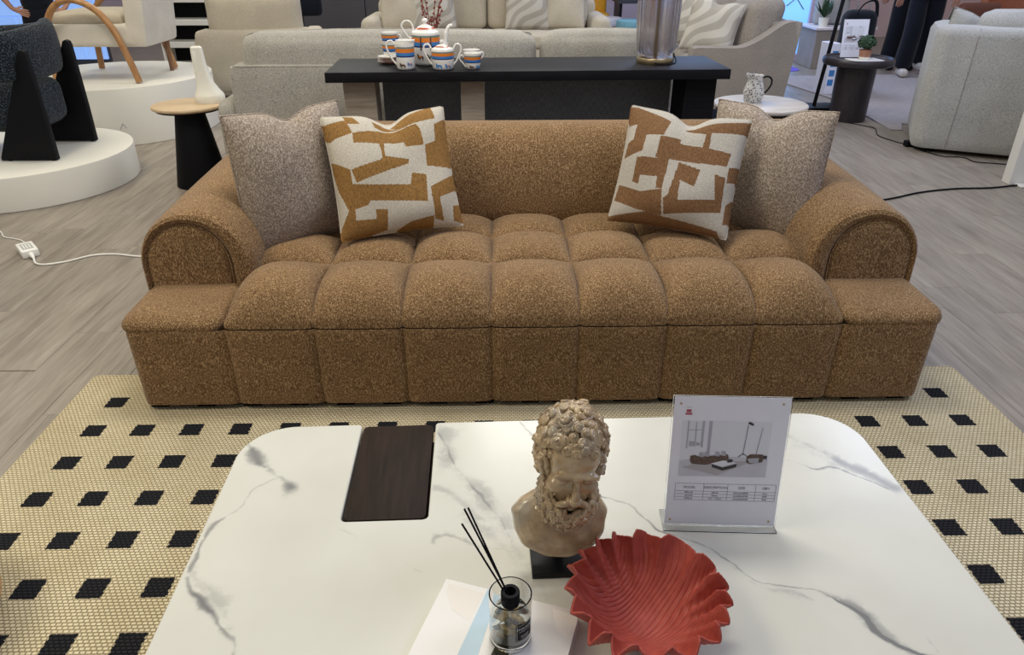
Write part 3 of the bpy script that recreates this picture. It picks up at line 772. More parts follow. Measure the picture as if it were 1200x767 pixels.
def build_table():
    rz = 0.0245; cx, cyy = 0.022, -0.622
    t = thing('coffee_table', 'low white marble-topped coffee table with dark wood inlay', 'table', (cx, cyy, 0), rz)
    x0, x1, y0, y1, r = -0.722, 0.722, -1.16, 0.0, 0.115
    nx0, nx1, nd_ = -0.454, -0.279, -0.330
    def arc(cx, cy, r, a0, a1, n): return [(cx+r*math.cos(a0+(a1-a0)*k/n), cy+r*math.sin(a0+(a1-a0)*k/n)) for k in range(n+1)]
    def outline(i):
        o = arc(x1-r, y1-r, r-i, 0, PI/2, 14)
        o += arc(nx1+0.010, y1-0.010, 0.010-i, PI/2, PI, 4) + arc(nx1-0.012, nd_+0.012, 0.012+i, 0, -PI/2, 4) + arc(nx0+0.012, nd_+0.012, 0.012+i, -PI/2, -PI, 4) + arc(nx0-0.010, y1-0.010, 0.010-i, 0, PI/2, 4)
        o += arc(x0+r, y1-r, r-i, PI/2, PI, 14) + arc(x0+r, y0+r, r-i, PI, 1.5*PI, 14) + arc(x1-r, y0+r, r-i, 1.5*PI, 2*PI, 14)
        return o
    th = 0.028; ins = 0.003
    rings = [outline(ins), outline(0), outline(0), outline(0.001), outline(ins)]
    zs = [TZ-th, TZ-th+0.003, TZ-0.003, TZ-0.001, TZ]
    # top face: constrained triangulation, dense along the veins
    segs = []
    for pts, hw, st in VEINS:
        S = [Vector((v.x, v.y)) for v in spline([(p[0], p[1], 0) for p in pts], 5)]
        segs.append((np.array([tuple(v) for v in S]), hw, st))
    def field(Q):
        val = np.zeros(len(Q))
        nz = np.array([noise.noise_vector(Vector((q[0]*28, q[1]*28, 0.3)))[:2] for q in Q])*0.006
        nz += np.array([noise.noise_vector(Vector((q[0]*95, q[1]*95, 2.3)))[:2] for q in Q])*0.0022
        W = Q+nz
        wm = np.clip(np.array([0.75+1.5*noise.noise(Vector((q[0]*13, q[1]*13, 4.0))) for q in Q]), 0.45, 1.5)
        for S, hw, st in segs:
            a, b = S[:-1], S[1:]; d = b-a; L2 = (d**2).sum(1)+1e-12
            tt = np.clip(((W[:, None]-a)*d).sum(2)/L2, 0, 1); dist = np.sqrt((((a+tt[..., None]*d)-W[:, None])**2).sum(2)).min(1)
            val = np.maximum(val, st*np.clip(wm*1.3, 0.35, 1.25)*np.exp(-(dist/(hw*wm))**2*1.2))
        return val
    ol = np.array(rings[-1]); pts = [Vector(p) for p in rings[-1]]; nb = len(pts)
    gx, gy = np.meshgrid(np.arange(x0, x1, 0.0026), np.arange(-0.80, y1, 0.0026)); G = np.stack([gx.ravel(), gy.ravel()], 1)
    near = np.zeros(len(G), bool)
    for S, hw, st in segs:
        lo, hi = S.min(0)-hw*2.4-0.01, S.max(0)+hw*2.4+0.01; m = np.where(((G > lo) & (G < hi)).all(1))[0]
        d = np.sqrt(((G[m][:, None]-S)**2).sum(2)).min(1); near[m[d < hw*2.4+0.008]] = True
    gx, gy = np.meshgrid(np.arange(x0, x1, 0.03), np.arange(y0, y1, 0.03)); G2 = np.stack([gx.ravel(), gy.ravel()], 1)
    Q = np.concatenate([G[near], G2]); Q = Q[inpoly(Q[:, 0], Q[:, 1], ol)]
    allp = pts+[Vector(q) for q in Q]
    res = delaunay_2d_cdt(allp, [(i, (i+1) % nb) for i in range(nb)], [], 1, 1e-6)
    vs, fs = res[0], res[2]
    co = np.array([tuple(v) for v in vs]); val = field(co)
    me = bpy.data.meshes.new('marble_slab'); verts = [(v.x, v.y, TZ) for v in vs]; faces = [list(f_) for f_ in fs]; vv = list(val)
    base = len(verts)
    for rg, z in zip(rings, zs):
        verts += [(p[0], p[1], z) for p in rg]; vv += list(field(np.array(rg)))
    for k in range(len(rings)-1):
        A, B = base+k*nb, base+(k+1)*nb
        for i in range(nb): faces.append([A+i, A+(i+1) % nb, B+(i+1) % nb, B+i])
    faces.append([base+i for i in range(nb)][::-1])
    me.from_pydata(verts, [], faces); at = me.attributes.new('vein', 'FLOAT', 'POINT'); at.data.foreach_set('value', np.array(vv, np.float32))
    me.materials.append(MATS['marble_white']); me.update()
    bm = bmesh.new(); bm.from_mesh(me); bmesh.ops.remove_doubles(bm, verts=bm.verts[:], dist=1e-6); bmesh.ops.recalc_face_normals(bm, faces=bm.faces[:]); bm.to_mesh(me); bm.free()
    link(bpy.data.objects.new('marble_slab', me), t)
    # wood inlay panel in the notch
    b = BM(); prism(b, rrect(nx0+0.004, nx1-0.006, nd_+0.007, -0.004, 0.010, 5), 0.330, 0.356, 0.002, 2); obj('wood_inlay', b, 'dark_wood', t)
    # dark recessed frame and block legs
    b = BM(); box(b, (-0.60, -1.05, 0.285), (0.60, -0.035, 0.330), 0.004, 2); obj('apron', b, 'dark_wood', t)
    for lo, hi in (((-0.60, -0.40, 0.0113), (-0.24, -0.05, 0.285)), ((0.26, -1.03, 0.0113), (0.60, -0.60, 0.285)), ((-0.60, -1.03, 0.0113), (-0.30, -0.65, 0.285)), ((0.30, -0.35, 0.0113), (0.60, -0.05, 0.285))):
        obj('leg', box(BM(), lo, hi, 0.006, 2), 'dark_wood', t)
build_table()

# ------------------------------------------------------------------ bust
def build_bust():
    t = thing('classical_bust', 'beige glazed bust of a curly bearded man on a black stand', 'sculpture', (0.004, -1.062, TZ), 0.03)
    obj('base_plate', box(BM(), (-0.052, -0.056, 0.0), (0.052, 0.052, 0.014), 0.0015, 2), 'black_metal', t)
    obj('post', box(BM(), (-0.010, -0.008, 0.014), (0.010, 0.012, 0.085), 0.001, 1), 'black_metal', t)
    H = T(0.013, -0.010, 0.236) @ RZ(0.06) @ RY(0.11) @ RX(0.09)
    def radial(prims, cuts, c, nu=150, nv=110):
        """star-shaped surface round c of smoothly blended ellipsoids, with smooth hollows"""
        th = np.linspace(0, 2*PI, nu, endpoint=False); ph = np.linspace(0.02, PI-0.02, nv)
        TH, PH = np.meshgrid(th, ph, indexing='ij'); D = np.stack([np.sin(PH)*np.cos(TH), np.sin(PH)*np.sin(TH), np.cos(PH)], -1)
        def sd(p):
            def e(q, r):
                r = np.array(r); k0 = np.linalg.norm(q/r, axis=-1); k1 = np.linalg.norm(q/(r*r), axis=-1)+1e-9; return k0*(k0-1)/k1
            d = None
            for cc, rr, k in prims:
                n = e(p-np.array(cc), rr)
                if d is None: d = n
                else:
                    hh = np.clip(0.5+0.5*(d-n)/k, 0, 1); d = d*(1-hh)+n*hh-k*hh*(1-hh)
            for cc, rr, k in cuts:
                n = -e(p-np.array(cc), rr); hh = np.clip(0.5-0.5*(d-n)/k, 0, 1); d = d*(1-hh)+n*hh+k*hh*(1-hh)
            return d
        ts = np.linspace(0.16, 0.005, 150); best = np.full(TH.shape, 0.005); done = np.zeros(TH.shape, bool); prev = None
        for t_ in ts:
            v = sd(np.array(c)+D*t_)
            hit = (~done) & (v < 0)
            if prev is not None: best[hit] = (t_+(ts[0]-ts[1])*(-v/(prev-v+1e-12)))[hit]
            done |= hit; prev = v
        P = np.array(c)+D*best[..., None]
        bm = BM(); V = [[bm.verts.new(P[i, j]) for j in range(nv)] for i in range(nu)]
        for i in range(nu):
            for j in range(nv-1): bm.faces.new((V[i][j], V[(i+1) % nu][j], V[(i+1) % nu][j+1], V[i][j+1]))
        bm.faces.new([V[i][0] for i in range(nu)]); bm.faces.new([V[i][-1] for i in range(nu)][::-1])
        return bm
    S2 = lambda c, r, k: [((s*c[0], c[1], c[2]), r, k) for s in (-1, 1)]
    head = [((0, 0.012, 0.022), (0.054, 0.066, 0.070), 0.01), ((0, -0.022, -0.028), (0.043, 0.042, 0.064), 0.015), ((0, -0.036, 0.034), (0.038, 0.025, 0.030), 0.015)]
    head += S2((0.029, -0.047, -0.014), (0.015, 0.015, 0.013), 0.010)
    head += S2((0.021, -0.0605, 0.0165), (0.019, 0.0085, 0.0060), 0.006) + [((0, -0.063, 0.014), (0.008, 0.007, 0.008), 0.006)]
    cuts = S2((0.0215, -0.0700, 0.0035), (0.0135, 0.0110, 0.0070), 0.006)
    h1 = radial(head, cuts, (0, -0.005, 0.0))
    nose = [((0, -0.060, 0.008), (0.0062, 0.010, 0.010), 0.004), ((0, -0.067, -0.004), (0.0062, 0.009, 0.014), 0.006), ((0, -0.074, -0.016), (0.0072, 0.009, 0.014), 0.006), ((0, -0.0800, -0.0255), (0.0088, 0.0075, 0.0068), 0.006)] + S2((0.0085, -0.072, -0.0265), (0.0062, 0.0085, 0.0052), 0.004)
    b = BM(); merge(b, h1, H)
    for cc, rr, k in nose: ell(b, cc, rr, H, 20, 12)
    for s in (-1, 1):
        ell(b, (s*0.0215, -0.0545, 0.0040), (0.0110, 0.0085, 0.0072), H)
        ell(b, (s*0.054, 0.010, -0.004), (0.007, 0.014, 0.020), H)
    ell(b, (0, -0.064, -0.0445), (0.0145, 0.0065, 0.0040), H); ell(b, (0, -0.0635, -0.0525), (0.0120, 0.0065, 0.0046), H)
    # neck and the cut, shield-shaped chest
    tube(b, [(0.012, 0.010, 0.205), (0.008, 0.006, 0.15), (0.002, 0.000, 0.112)], [0.042, 0.044, 0.056], 24)
    CH = T(-0.001, -0.012, 0.118) @ RX(-0.50)
    tb = BM(); nu = 64; rg = []
    for ins, y in ((0.30, 0.030), (0.06, 0.026), (0.0, 0.014), (0.0, 0.000), (0.035, -0.010), (0.12, -0.016), (0.30, -0.022), (0.60, -0.026)):
        q = []
        for k in range(nu):
            a_ = 2*PI*k/nu; R_ = (1-ins)*(1+0.014*math.sin(7*a_)+0.010*math.sin(13*a_+1))
            x_, z_ = math.cos(a_), math.sin(a_)
            zz = 0.078*z_ if z_ < 0 else 0.046*z_
            q.append((0.086*math.copysign(abs(x_)**0.85, x_)*R_, y, zz*R_-0.002))
        rg.append(q)
    loft(tb, rg); merge(b, tb, CH)
    o = obj('head_and_chest', b, 'bust_resin', t)
    rm = o.modifiers.new('remesh', 'REMESH'); rm.mode = 'VOXEL'; rm.voxel_size = 0.0013; rm.use_smooth_shade = True
    sm = o.modifiers.new('smooth', 'SMOOTH'); sm.factor = 0.5; sm.iterations = 3
    # curls
    rng = random.Random(11)
    def curl(bm, p, n, R):
        n = n.normalized(); a = n.cross(Vector((0.3, 0.2, 1))).normalized(); c = n.cross(a)
        ph = rng.random()*6.28; sg = rng.choice((-1, 1)); tr = rng.uniform(1.25, 1.6); pts = []; rs = []
        for k in range(15):
            s = k/14; rad = R*(1-0.72*s); an = ph+sg*tr*2*PI*s
            pts.append(p+a*(rad*math.cos(an))+c*(rad*math.sin(an))+n*(R*(-0.25+0.75*s))); rs.append(R*(0.36-0.06*s))
        tube(bm, pts, rs, 6)
        ell(bm, p-n*R*0.2, R*0.85, None, 8, 6)
    def on(c, r, th, ph):
        d = Vector((math.cos(ph)*math.cos(th), math.cos(ph)*math.sin(th), math.sin(ph)))
        return Vector((c[0]+r[0]*d.x, c[1]+r[1]*d.y, c[2]+r[2]*d.z)), Vector((d.x/r[0], d.y/r[1], d.z/r[2]))
    hair = BM(); N = 250
    for i in range(N):
        z = 1-2*(i+0.5)/N; ph = math.asin(z); th = i*2.399963
        p, n = on((0, 0.008, 0.020), (0.057, 0.067, 0.077), th, ph)
        front = p.y < -0.028 and p.z < 0.053
        if front and abs(p.x) < 0.047: continue
        if p.z < -0.045 and p.y > -0.01: continue
        if p.z < -0.055: continue
        p = p+Vector([rng.uniform(-0.003, 0.003) for _ in range(3)])
        curl(hair, p, n, rng.uniform(0.0095, 0.0145))
    hair.transform(H); obj('hair', hair, 'bust_resin', t, angle=70)
    beard = BM(); N = 330
    for i in range(N):
        z = 1-2*(i+0.5)/N; ph = math.asin(z); th = i*2.399963
        p, n = on((0, -0.026, -0.060), (0.049, 0.050, 0.058), th, ph)
        if p.y > 0.000 or p.z > -0.018: continue
        if abs(p.x) < 0.033 and p.z > -0.050: continue
        if abs(p.x) < 0.016 and -0.060 < p.z: continue
        p = p+Vector([rng.uniform(-0.002, 0.002) for _ in range(3)])
        curl(beard, p, n, rng.uniform(0.0080, 0.0120))
    for s in (-1, 1):
        for k in range(7): curl(beard, Vector((s*(0.044+0.003*math.sin(k)), -0.030+0.004*k % 0.012, -0.030+0.011*k)), Vector((s, -0.5, 0)), 0.0075)
        tube(beard, spline([(0, -0.074, -0.029), (s*0.010, -0.074, -0.031), (s*0.022, -0.068, -0.040), (s*0.028, -0.060, -0.050)], 4), [0.0055]*4+[0.0065]*4+[0.0055]*4+[0.004], 8)   # moustache
    beard.transform(H); obj('beard', beard, 'bust_resin', t, angle=70)
build_bust()

# ------------------------------------------------------------------ red ruffled bowl
def build_bowl():
    t = thing('ruffled_bowl', 'matte red ruffled bowl with fluted rim on the marble table', 'bowl', (0.134, -1.230, TZ), 0.0)
    nr, na = 130, 600; R = 0.124
    r = np.linspace(0, 1, nr+1)[:, None]; a = np.linspace(0, 2*PI, na, endpoint=False)[None, :]
    K = 17
    aw = a+0.09*np.sin(2*a+1.0)+0.06*np.sin(3*a+0.4)
    g = np.clip((r-0.40)/0.60, 0, 1)**1.8
    amp = 1+0.25*np.sin(5*a+0.7)+0.20*np.sin(3*a+2.0)
    ruf = np.abs(np.sin(K*aw/2))**0.75-0.55
    rad = R*r+g*amp*0.023*ruf+g*0.002
    z = 0.006+0.088*np.clip(r-0.16, 0, 1)**1.5*1.30-g*amp*0.019*np.abs(np.sin(K*aw/2+0.35))+g*0.012
    ang = a+g*0.036*np.sin(K*aw)+g*0.020*np.sin(K*aw/2)
    x = rad*np.cos(ang); y = rad*np.sin(ang)
    # growth ridges sweeping across the inside
    d = np.sqrt((x+0.085)**2+(y-0.135)**2)+0.008*np.sin(x*35+1)+0.004*np.sin(y*60)
    ph = np.abs(((d/0.0076) % 1.0)-0.5)*2
    rib = np.exp(-((1-ph)/0.26)**2)
    z = z-0.0017*rib*np.clip(r*8, 0, 1)*(1-0.35*g)
    co = np.stack([x, y, z+0*a], -1).reshape(-1, 3)
    idx = np.arange((nr+1)*na).reshape(nr+1, na); nx = np.roll(idx, -1, 1)
    q = np.stack([idx[:-1], idx[1:], nx[1:], nx[:-1]], -1)[1:].reshape(-1, 4)
    me = bpy.data.meshes.new('shell'); faces = q.tolist(); faces.append(idx[1].tolist())
    me.from_pydata(co.tolist(), [], faces); me.polygons.foreach_set('use_smooth', [True]*len(me.polygons)); me.materials.append(MATS['bowl_red'])
    bm = bmesh.new(); bm.from_mesh(me)
    bmesh.ops.delete(bm, geom=[v for v in bm.verts if not v.link_faces], context='VERTS'); bmesh.ops.recalc_face_normals(bm, faces=bm.faces[:]); bm.to_mesh(me); bm.free()
    o = link(bpy.data.objects.new('shell', me), t)
    s = o.modifiers.new('solid', 'SOLIDIFY'); s.thickness = 0.0038; s.offset = 0
    b = BM(); lathe(b, [(0, 0), (0.036, 0), (0.036, 0.006), (0, 0.006)], 32); obj('foot_ring', b, 'bowl_red', t)
build_bowl()

# ------------------------------------------------------------------ book and diffuser
def build_book():
    ang = math.atan2(-0.077, 0.230)
    t = thing('art_book', 'white softcover book with a pale blue stripe under the diffuser', 'book', (-0.200, -1.138, TZ), ang)
    W, L, h = 0.243, 0.30, 0.026
    obj('pages', box(BM(), (0.003, -L+0.003, 0.003), (W-0.002, -0.003, h-0.003), 0.001, 1), 'book_pages', t)
    obj('cover', box(box(box(BM(), (0, -L, h-0.003), (W, 0, h), 0.0012, 2), (0, -L, 0), (W, 0, 0.003), 0.001, 1), (0, -L, 0.002), (0.004, 0, h-0.002), 0.001, 1), 'book_white', t)
    def flat(name, pts, z, mat):
        b = BM(); vs = [b.verts.new((x, y, z)) for x, y in pts]; b.faces.new(vs); return obj(name, b, mat, t)
    flat('stripe', [(0.078, -0.0005), (0.098, -0.0005), (0.118, -L), (0.072, -L)], h+0.0002, 'book_blue')
    flat('cover_photo', [(0.128, -0.098), (0.152, -0.098), (0.158, -L), (0.112, -L)], h+0.0004, 'book_photo')
    flat('peach_print', [(0.196, -0.008), (0.242, -0.010), (0.242, -0.062), (0.215, -0.050)], h+0.0002, 'book_peach')
    flat('peach_print', [(0.008, -0.010), (0.075, -0.012), (0.070, -0.075), (0.035, -0.060), (0.012, -0.030)], h+0.0002, 'book_peach')
build_book()

def build_diffuser():
    z0 = TZ+0.0266
    t = thing('reed_diffuser', 'glass reed diffuser with black collar and three black reeds', 'diffuser', (-0.0885, -1.262, z0), 0.0)
    R, Hh = 0.0340, 0.098
    b = BM(); lathe(b, [(0, 0), (R-0.002, 0), (R, 0.003), (R, Hh), (R-0.001, Hh+0.001), (R-0.0022, Hh), (R-0.0024, 0.012), (R-0.005, 0.0095), (0, 0.009)], 48); obj('glass_jar', b, 'clear_glass', t)
    b = BM(); lathe(b, [(0, 0.0105), (0.0295, 0.0105), (0.0300, 0.014), (0.0300, 0.052), (0.027, 0.062), (0.015, 0.072), (0.0125, 0.076), (0.0125, 0.090), (0.0105, 0.090), (0.0105, 0.076), (0.013, 0.071), (0.0255, 0.0605), (0.0285, 0.051), (0.0285, 0.0155), (0, 0.013)], 40); obj('inner_bottle', b, 'clear_glass', t)
    b = BM(); lathe(b, [(0.0085, 0.078), (0.0145, 0.078), (0.0150, 0.080), (0.0150, 0.101), (0.0142, 0.103), (0.0090, 0.103), (0.0085, 0.101), (0.0085, 0.078)], 32); obj('collar', b, 'black_matte', t)
    rng = random.Random(4)
    for k in range(46):
        a = rng.random()*6.28; rr = 0.0215*math.sqrt(rng.random()); zz = 0.021+0.034*(k/46)
        b = BM(); s = rng.uniform(0.0045, 0.007)
        ell(b, (rr*math.cos(a), rr*math.sin(a), zz), (s*1.2, s, s*0.75), None, 10, 7)
        obj('pebble', b, 'pebble_amber' if k % 3 else 'pebble_dark', t)
    top = [Vector((-0.070, 0.055, 0.222)), Vector((-0.064, 0.055, 0.224)), Vector((-0.072, 0.018, 0.226))]
    for k, q in enumerate(top):
        b = BM(); tube(b, [(0.004-0.002*k, -0.004+0.002*k, 0.080), q], 0.0016, 8); obj('reed', b, 'black_matte', t)
    # wrapped label
    a0, a1 = -1.33, -0.40; RR = R+0.0004
    b = BM(); grid(b, lambda u, v: (RR*math.cos(a0+(a1-a0)*u), RR*math.sin(a0+(a1-a0)*u), 0.026+0.036*v), 16, 2); lab = obj('label', b, 'black_matte', t)
    b = BM()
    for v0, v1 in ((0.0275, 0.0280), (0.0602, 0.0607)): grid(b, lambda u, v: ((RR+0.0003)*math.cos(a0+0.04+(a1-a0-0.08)*u), (RR+0.0003)*math.sin(a0+0.04+(a1-a0-0.08)*u), v0+(v1-v0)*v), 16, 1)
    for c in (a0+0.04, a1-0.055): grid(b, lambda u, v: ((RR+0.0003)*math.cos(c+0.015*u), (RR+0.0003)*math.sin(c+0.015*u), 0.0275+0.033*v), 1, 2)
    obj('label_border', b, 'white_ink', lab)
    def wraptext(s, size, z):
        o = text_mesh('lettering', s, size, 'white_ink', lab, Matrix.Identity(4))
        for v in o.data.vertices:
            an = (a0+a1)/2+v.co.x/RR; v.co = Vector(((RR+0.0005)*math.cos(an), (RR+0.0005)*math.sin(an), z+v.co.y))
    wraptext('ITOLAND', 0.0066, 0.0525); wraptext('FLOWER DIFFUSER', 0.0026, 0.0465); wraptext('DIFFUSER', 0.0036, 0.0365); wraptext('NATURAL', 0.0030, 0.0325)
build_diffuser()

# ------------------------------------------------------------------ acrylic sign with price sheet
def sign_stand(name, label, cat, M, W, H, detail=True):
    t = bpy.data.objects.new(name, None); COL.objects.link(t); tag(t, label, cat); t.matrix_world = M
    lean = math.atan2(0.042, 0.277); L = T(0, 0, 0.004) @ RX(-lean)           # sheet frame: x right, z up along the sheet, faces -y
    obj('acrylic_sheet', box(BM(), (-W/2-0.003, -0.0015, 0), (W/2+0.003, 0.0015, H+0.004), 0.0005, 1, L), 'acrylic', t)
    obj('acrylic_foot', box(BM(), (-W/2-0.003, -0.016, 0.0002), (W/2+0.003, 0.045, 0.0030), 0.0005, 1), 'acrylic', t)
    sh = obj('paper_sheet', box(BM(), (-W/2, -0.0024, 0.004), (W/2, -0.0018, H+0.002), 0.0, 1, L), 'paper_white', t)
    def flat(nm, pts, lay, mat, par=sh):
        b = BM(); vs = [b.verts.new((x, -0.0026-0.00016*lay, z)) for x, z in pts]; b.faces.new(vs); b.transform(L); return obj(nm, b, mat, par, smooth=False, normals=False)
    def rc(x0, x1, z0, z1): return [(x0, z0), (x1, z0), (x1, z1), (x0, z1)]
    # photo print: u right 0..1, v down 0..1
    px0, px1, pz1, pz0 = -W*0.415, W*0.36, H*0.83, H*0.405
    def uv(*p): return [(px0+(px1-px0)*a, pz1+(pz0-pz1)*c) for a, c in p]
    ph = flat('photo_print', uv((0, 0), (1, 0), (1, 1), (0, 1)), 0, 'pic_wall')
    if detail:
        L_ = lambda nm, lay, mat, *p: flat(nm, uv(*p), lay, mat, sh)
        L_('print_floor', 1, 'pic_floor', (0, .72), (.35, .62), (1, .66), (1, 1), (0, 1))
        L_('print_rug', 2, 'pic_rug', (.03, .84), (.25, .74), (.85, .70), (.70, .80), (.45, .98))
        L_('print_trim', 1, 'pic_trim', (.06, 0), (.075, 0), (.075, .50), (.06, .50)); L_('print_trim', 1, 'pic_trim', (.30, 0), (.335, 0), (.335, .62), (.30, .60))
        L_('print_trim', 1, 'pic_trim', (.225, 0), (.25, 0), (.25, .48), (.225, .46))
        L_('print_pane', 2, 'pic_pane', (.085, .03), (.155, .03), (.155, .45), (.085, .45)); L_('print_pane', 2, 'pic_pane', (.165, .03), (.222, .03), (.222, .44), (.165, .44))
        L_('print_trim', 3, 'pic_trim', (.08, .16), (.225, .15), (.225, .165), (.08, .175)); L_('print_trim', 3, 'pic_trim', (.152, .02), (.162, .02), (.162, .46), (.152, .46))
        L_('print_view', 3, 'pic_trim', (.09, .36), (.15, .37), (.15, .45), (.09, .45)); L_('print_view', 3, 'pic_trim', (.17, .38), (.215, .39), (.215, .44), (.17, .44))
        L_('print_sofa', 4, 'pic_sofa', (.12, .63), (.17, .61), (.20, .63), (.24, .64), (.48, .60), (.52, .58), (.55, .60), (.56, .68), (.50, .72), (.30, .79), (.14, .77), (.12, .72))
        for a, c in ((.22, .56), (.28, .55), (.40, .54), (.47, .53)): L_('print_cushion', 5, 'pic_trim', (a, c), (a+.05, c+.01), (a+.05, c+.09), (a, c+.08))
        L_('print_table', 5, 'pic_wall', (.36, .76), (.50, .70), (.66, .74), (.50, .82)); L_('print_table_base', 4, 'pic_dark', (.37, .77), (.50, .83), (.66, .76), (.65, .82), (.50, .89), (.38, .83))
        L_('print_vase', 6, 'pic_dark', (.54, .70), (.58, .67), (.61, .69), (.60, .73), (.55, .74))
        L_('print_lounge', 4, 'pic_sofa', (.76, .62), (.80, .58), (.94, .58), (.96, .64), (.94, .72), (.80, .76), (.76, .72)); L_('print_lounge', 5, 'pic_trim', (.77, .66), (.90, .64), (.90, .74), (.80, .74))
        L_('print_lounge', 5, 'pic_dark', (.95, .60), (.99, .60), (.99, .66), (.95, .66))
        for pp in (((.735, .06), (.741, .06), (.715, .60), (.709, .60)), ((.66, .63), (.715, .56), (.718, .57), (.665, .64)), ((.78, .63), (.712, .56), (.709, .57), (.775, .64)), ((.90, .10), (.904, .10), (.865, .58), (.860, .58))): L_('print_tripod', 5, 'pic_dark', *pp)
        L_('print_studio_lamp', 6, 'pic_dark', (.73, .02), (.75, .0), (.79, .03), (.80, .07), (.77, .06), (.74, .04))
        # logo mark
        lx, lz = -W*0.40, H*0.895
        flat('logo', rc(lx, lx+0.013, lz-0.006, lz-0.0035), 1, 'logo_red'); flat('logo', rc(lx+0.002, lx+0.011, lz, lz+0.005), 1, 'logo_red'); flat('logo', rc(lx+0.001, lx+0.012, lz-0.0028, lz-0.001), 1, 'logo_red')
        flat('logo_frame', rc(lx+0.0015, lx+0.0118, lz+0.0095, lz+0.0100), 1, 'ink_soft')
        # table of figures
        tx = [-W*0.43, -W*0.175, W*0.04, W*0.29, W*0.47]; tz = [H*0.345, H*0.285, H*0.262, H*0.238, H*0.213]; e = 0.00035
        for z in tz: flat('table_rule', rc(tx[0], tx[-1], z-e, z+e), 1, 'ink_soft')
        for x in tx: flat('table_rule', rc(x-e, x+e, tz[-1], tz[0]), 1, 'ink_soft')
        def word(s, x, z, size, mat='ink'):
            text_mesh('lettering', s, size, mat, sh, L @ T(x, -0.0030, z) @ RX(PI/2))
        mid = [(a+c)/2 for a, c in zip(tx, tx[1:])]
        for s, x in zip(('MODEL', 'DESCRIPTION', 'SIZE', 'CBM'), mid): word(s, x, (tz[0]+tz[1])/2, 0.0072)
        word('TEA TABLE', mid[1], (tz[3]+tz[4])/2, 0.0055, 'ink_soft')
        rng = random.Random(2)
        for r_ in range(3):
            zc = (tz[r_+1]+tz[r_+2])/2
            for c_ in range(4):
                if (r_, c_) == (2, 1): continue
                n_ = (5, 4, 9, 3)[c_]; x = mid[c_]-n_*0.0032/2
                for k in range(n_):
                    flat('print_mark', rc(x+k*0.0032, x+k*0.0032+0.0022, zc-0.0014, zc+0.0014+rng.uniform(-0.0008, 0.0006)), 1, 'ink_soft')
        for x, z in ((-W/2+0.012, H-0.012), (W/2-0.014, H-0.010), (-W/2+0.010, 0.014), (W/2-0.012, 0.014)):
            b = BM(); lathe(b, [(0, 0), (0.0022, 0), (0.0022, 0.0016), (0, 0.0016)], 12, L @ T(x, -0.0022, z) @ RX(PI/2)); obj('stud', b, 'acrylic_frame_dot', t)
    return t
sign_stand('acrylic_sign', 'white price sheet in a leaning acrylic stand on the marble table', 'sign', T(0.327, -0.994, TZ) @ RZ(-0.055), 0.214, 0.277)
# ------------------------------------------------------------------ console table behind the sofa
def build_console():
    t = thing('console_table', 'long black console table behind the brown sofa', 'table', (0.054, 1.895, 0), 0.030)
    w, d = 1.0, 0.238; Z = 0.82
    obj('top', box(BM(), (-w, -d, Z-0.048), (w, d, Z), 0.003, 2), 'console_black', t)
    obj('leg', box(BM(), (-0.93, -0.16, 0), (-0.77, 0.02, Z-0.048), 0.003, 1), 'travertine', t)['label'] = 'travertine block leg'
    obj('leg', box(BM(), (-0.345, -0.16, 0), (-0.225, -0.10, Z-0.048), 0.003, 1), 'travertine', t)['label'] = 'travertine block leg'
    obj('leg', box(BM(), (0.80, -0.16, 0), (0.96, 0.10, Z-0.048), 0.003, 1), 'console_black', t)['label'] = 'black block leg'
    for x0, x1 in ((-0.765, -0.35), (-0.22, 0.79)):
        obj('shade_panel', box(BM(), (x0, 0.10, 0.04), (x1, 0.125, Z-0.048), 0.002, 1), 'shaded_back_cloth', t)  # added dark sheets, standing in for the shaded sofa back under the console
build_console()

# ------------------------------------------------------------------ porcelain tea set on the console
CZ = 0.82
BAND = ['porcelain', 'sage_glaze', 'orange_glaze', 'blue_glaze', 'navy_glaze', 'sepia_glaze', 'red_glaze']
def band_profile(R, h, z_lo, z_hi, taper=1.0):
    """straight wall with coloured bands between z_lo and z_hi; returns prof, mats"""
    L = z_hi-z_lo; cuts = [(0.0, 4), (0.14, 3), (0.44, 2), (0.82, 1), (1.0, 0)]
    prof = [(0, 0), (R*0.80*taper, 0), (R*0.92*taper, 0.004), (R*taper, 0.012)]; mats = [0, 0, 0]
    def rad(z): return R*(taper+(1-taper)*z/h)
    for i, (f, m) in enumerate(cuts):
        z = z_lo+L*f; prof.append((rad(z), z)); mats.append(0 if i == 0 else cuts[i-1][1])
    prof.append((rad(h), h)); mats.append(0)
    return prof, mats
def horse(par, R, ang, z, s, mats):
    """small painted horse wrapped on the wall"""
    P = [(0, .30), (.10, .48), (.02, .62), (.10, .70), (.24, .62), (.34, .48), (.70, .50), (.84, .44), (.92, .28), (.86, .30), (.84, .36), (.80, .28), (.86, 0), (.80, 0), (.70, .26), (.44, .26), (.40, 0), (.34, 0), (.30, .26), (.16, .06), (.12, .10), (.22, .34), (.16, .42), (.05, .26)]
    b = BM(); vs = []
    for x, y in P:
        a = ang+(x-0.45)*s/R; vs.append(b.verts.new(((R+0.0008)*math.cos(a), (R+0.0008)*math.sin(a), z+y*s)))
    f = b.faces.new(vs); bmesh.ops.triangulate(b, faces=[f]); obj('painted_horse', b, mats[0], par)
    b = BM(); a0 = ang-0.08*s/R
    grid(b, lambda u, v: ((R+0.0013)*math.cos(ang+(-0.10+0.32*u)*s/R), (R+0.0013)*math.sin(ang+(-0.10+0.32*u)*s/R), z+(0.30+0.20*v)*s), 4, 1); obj('painted_rug', b, mats[1], par)
def handle(par, pts, r=0.0045, mat='porcelain'):
    obj('handle', tube(BM(), spline(pts, 6), r, 8), mat, par)
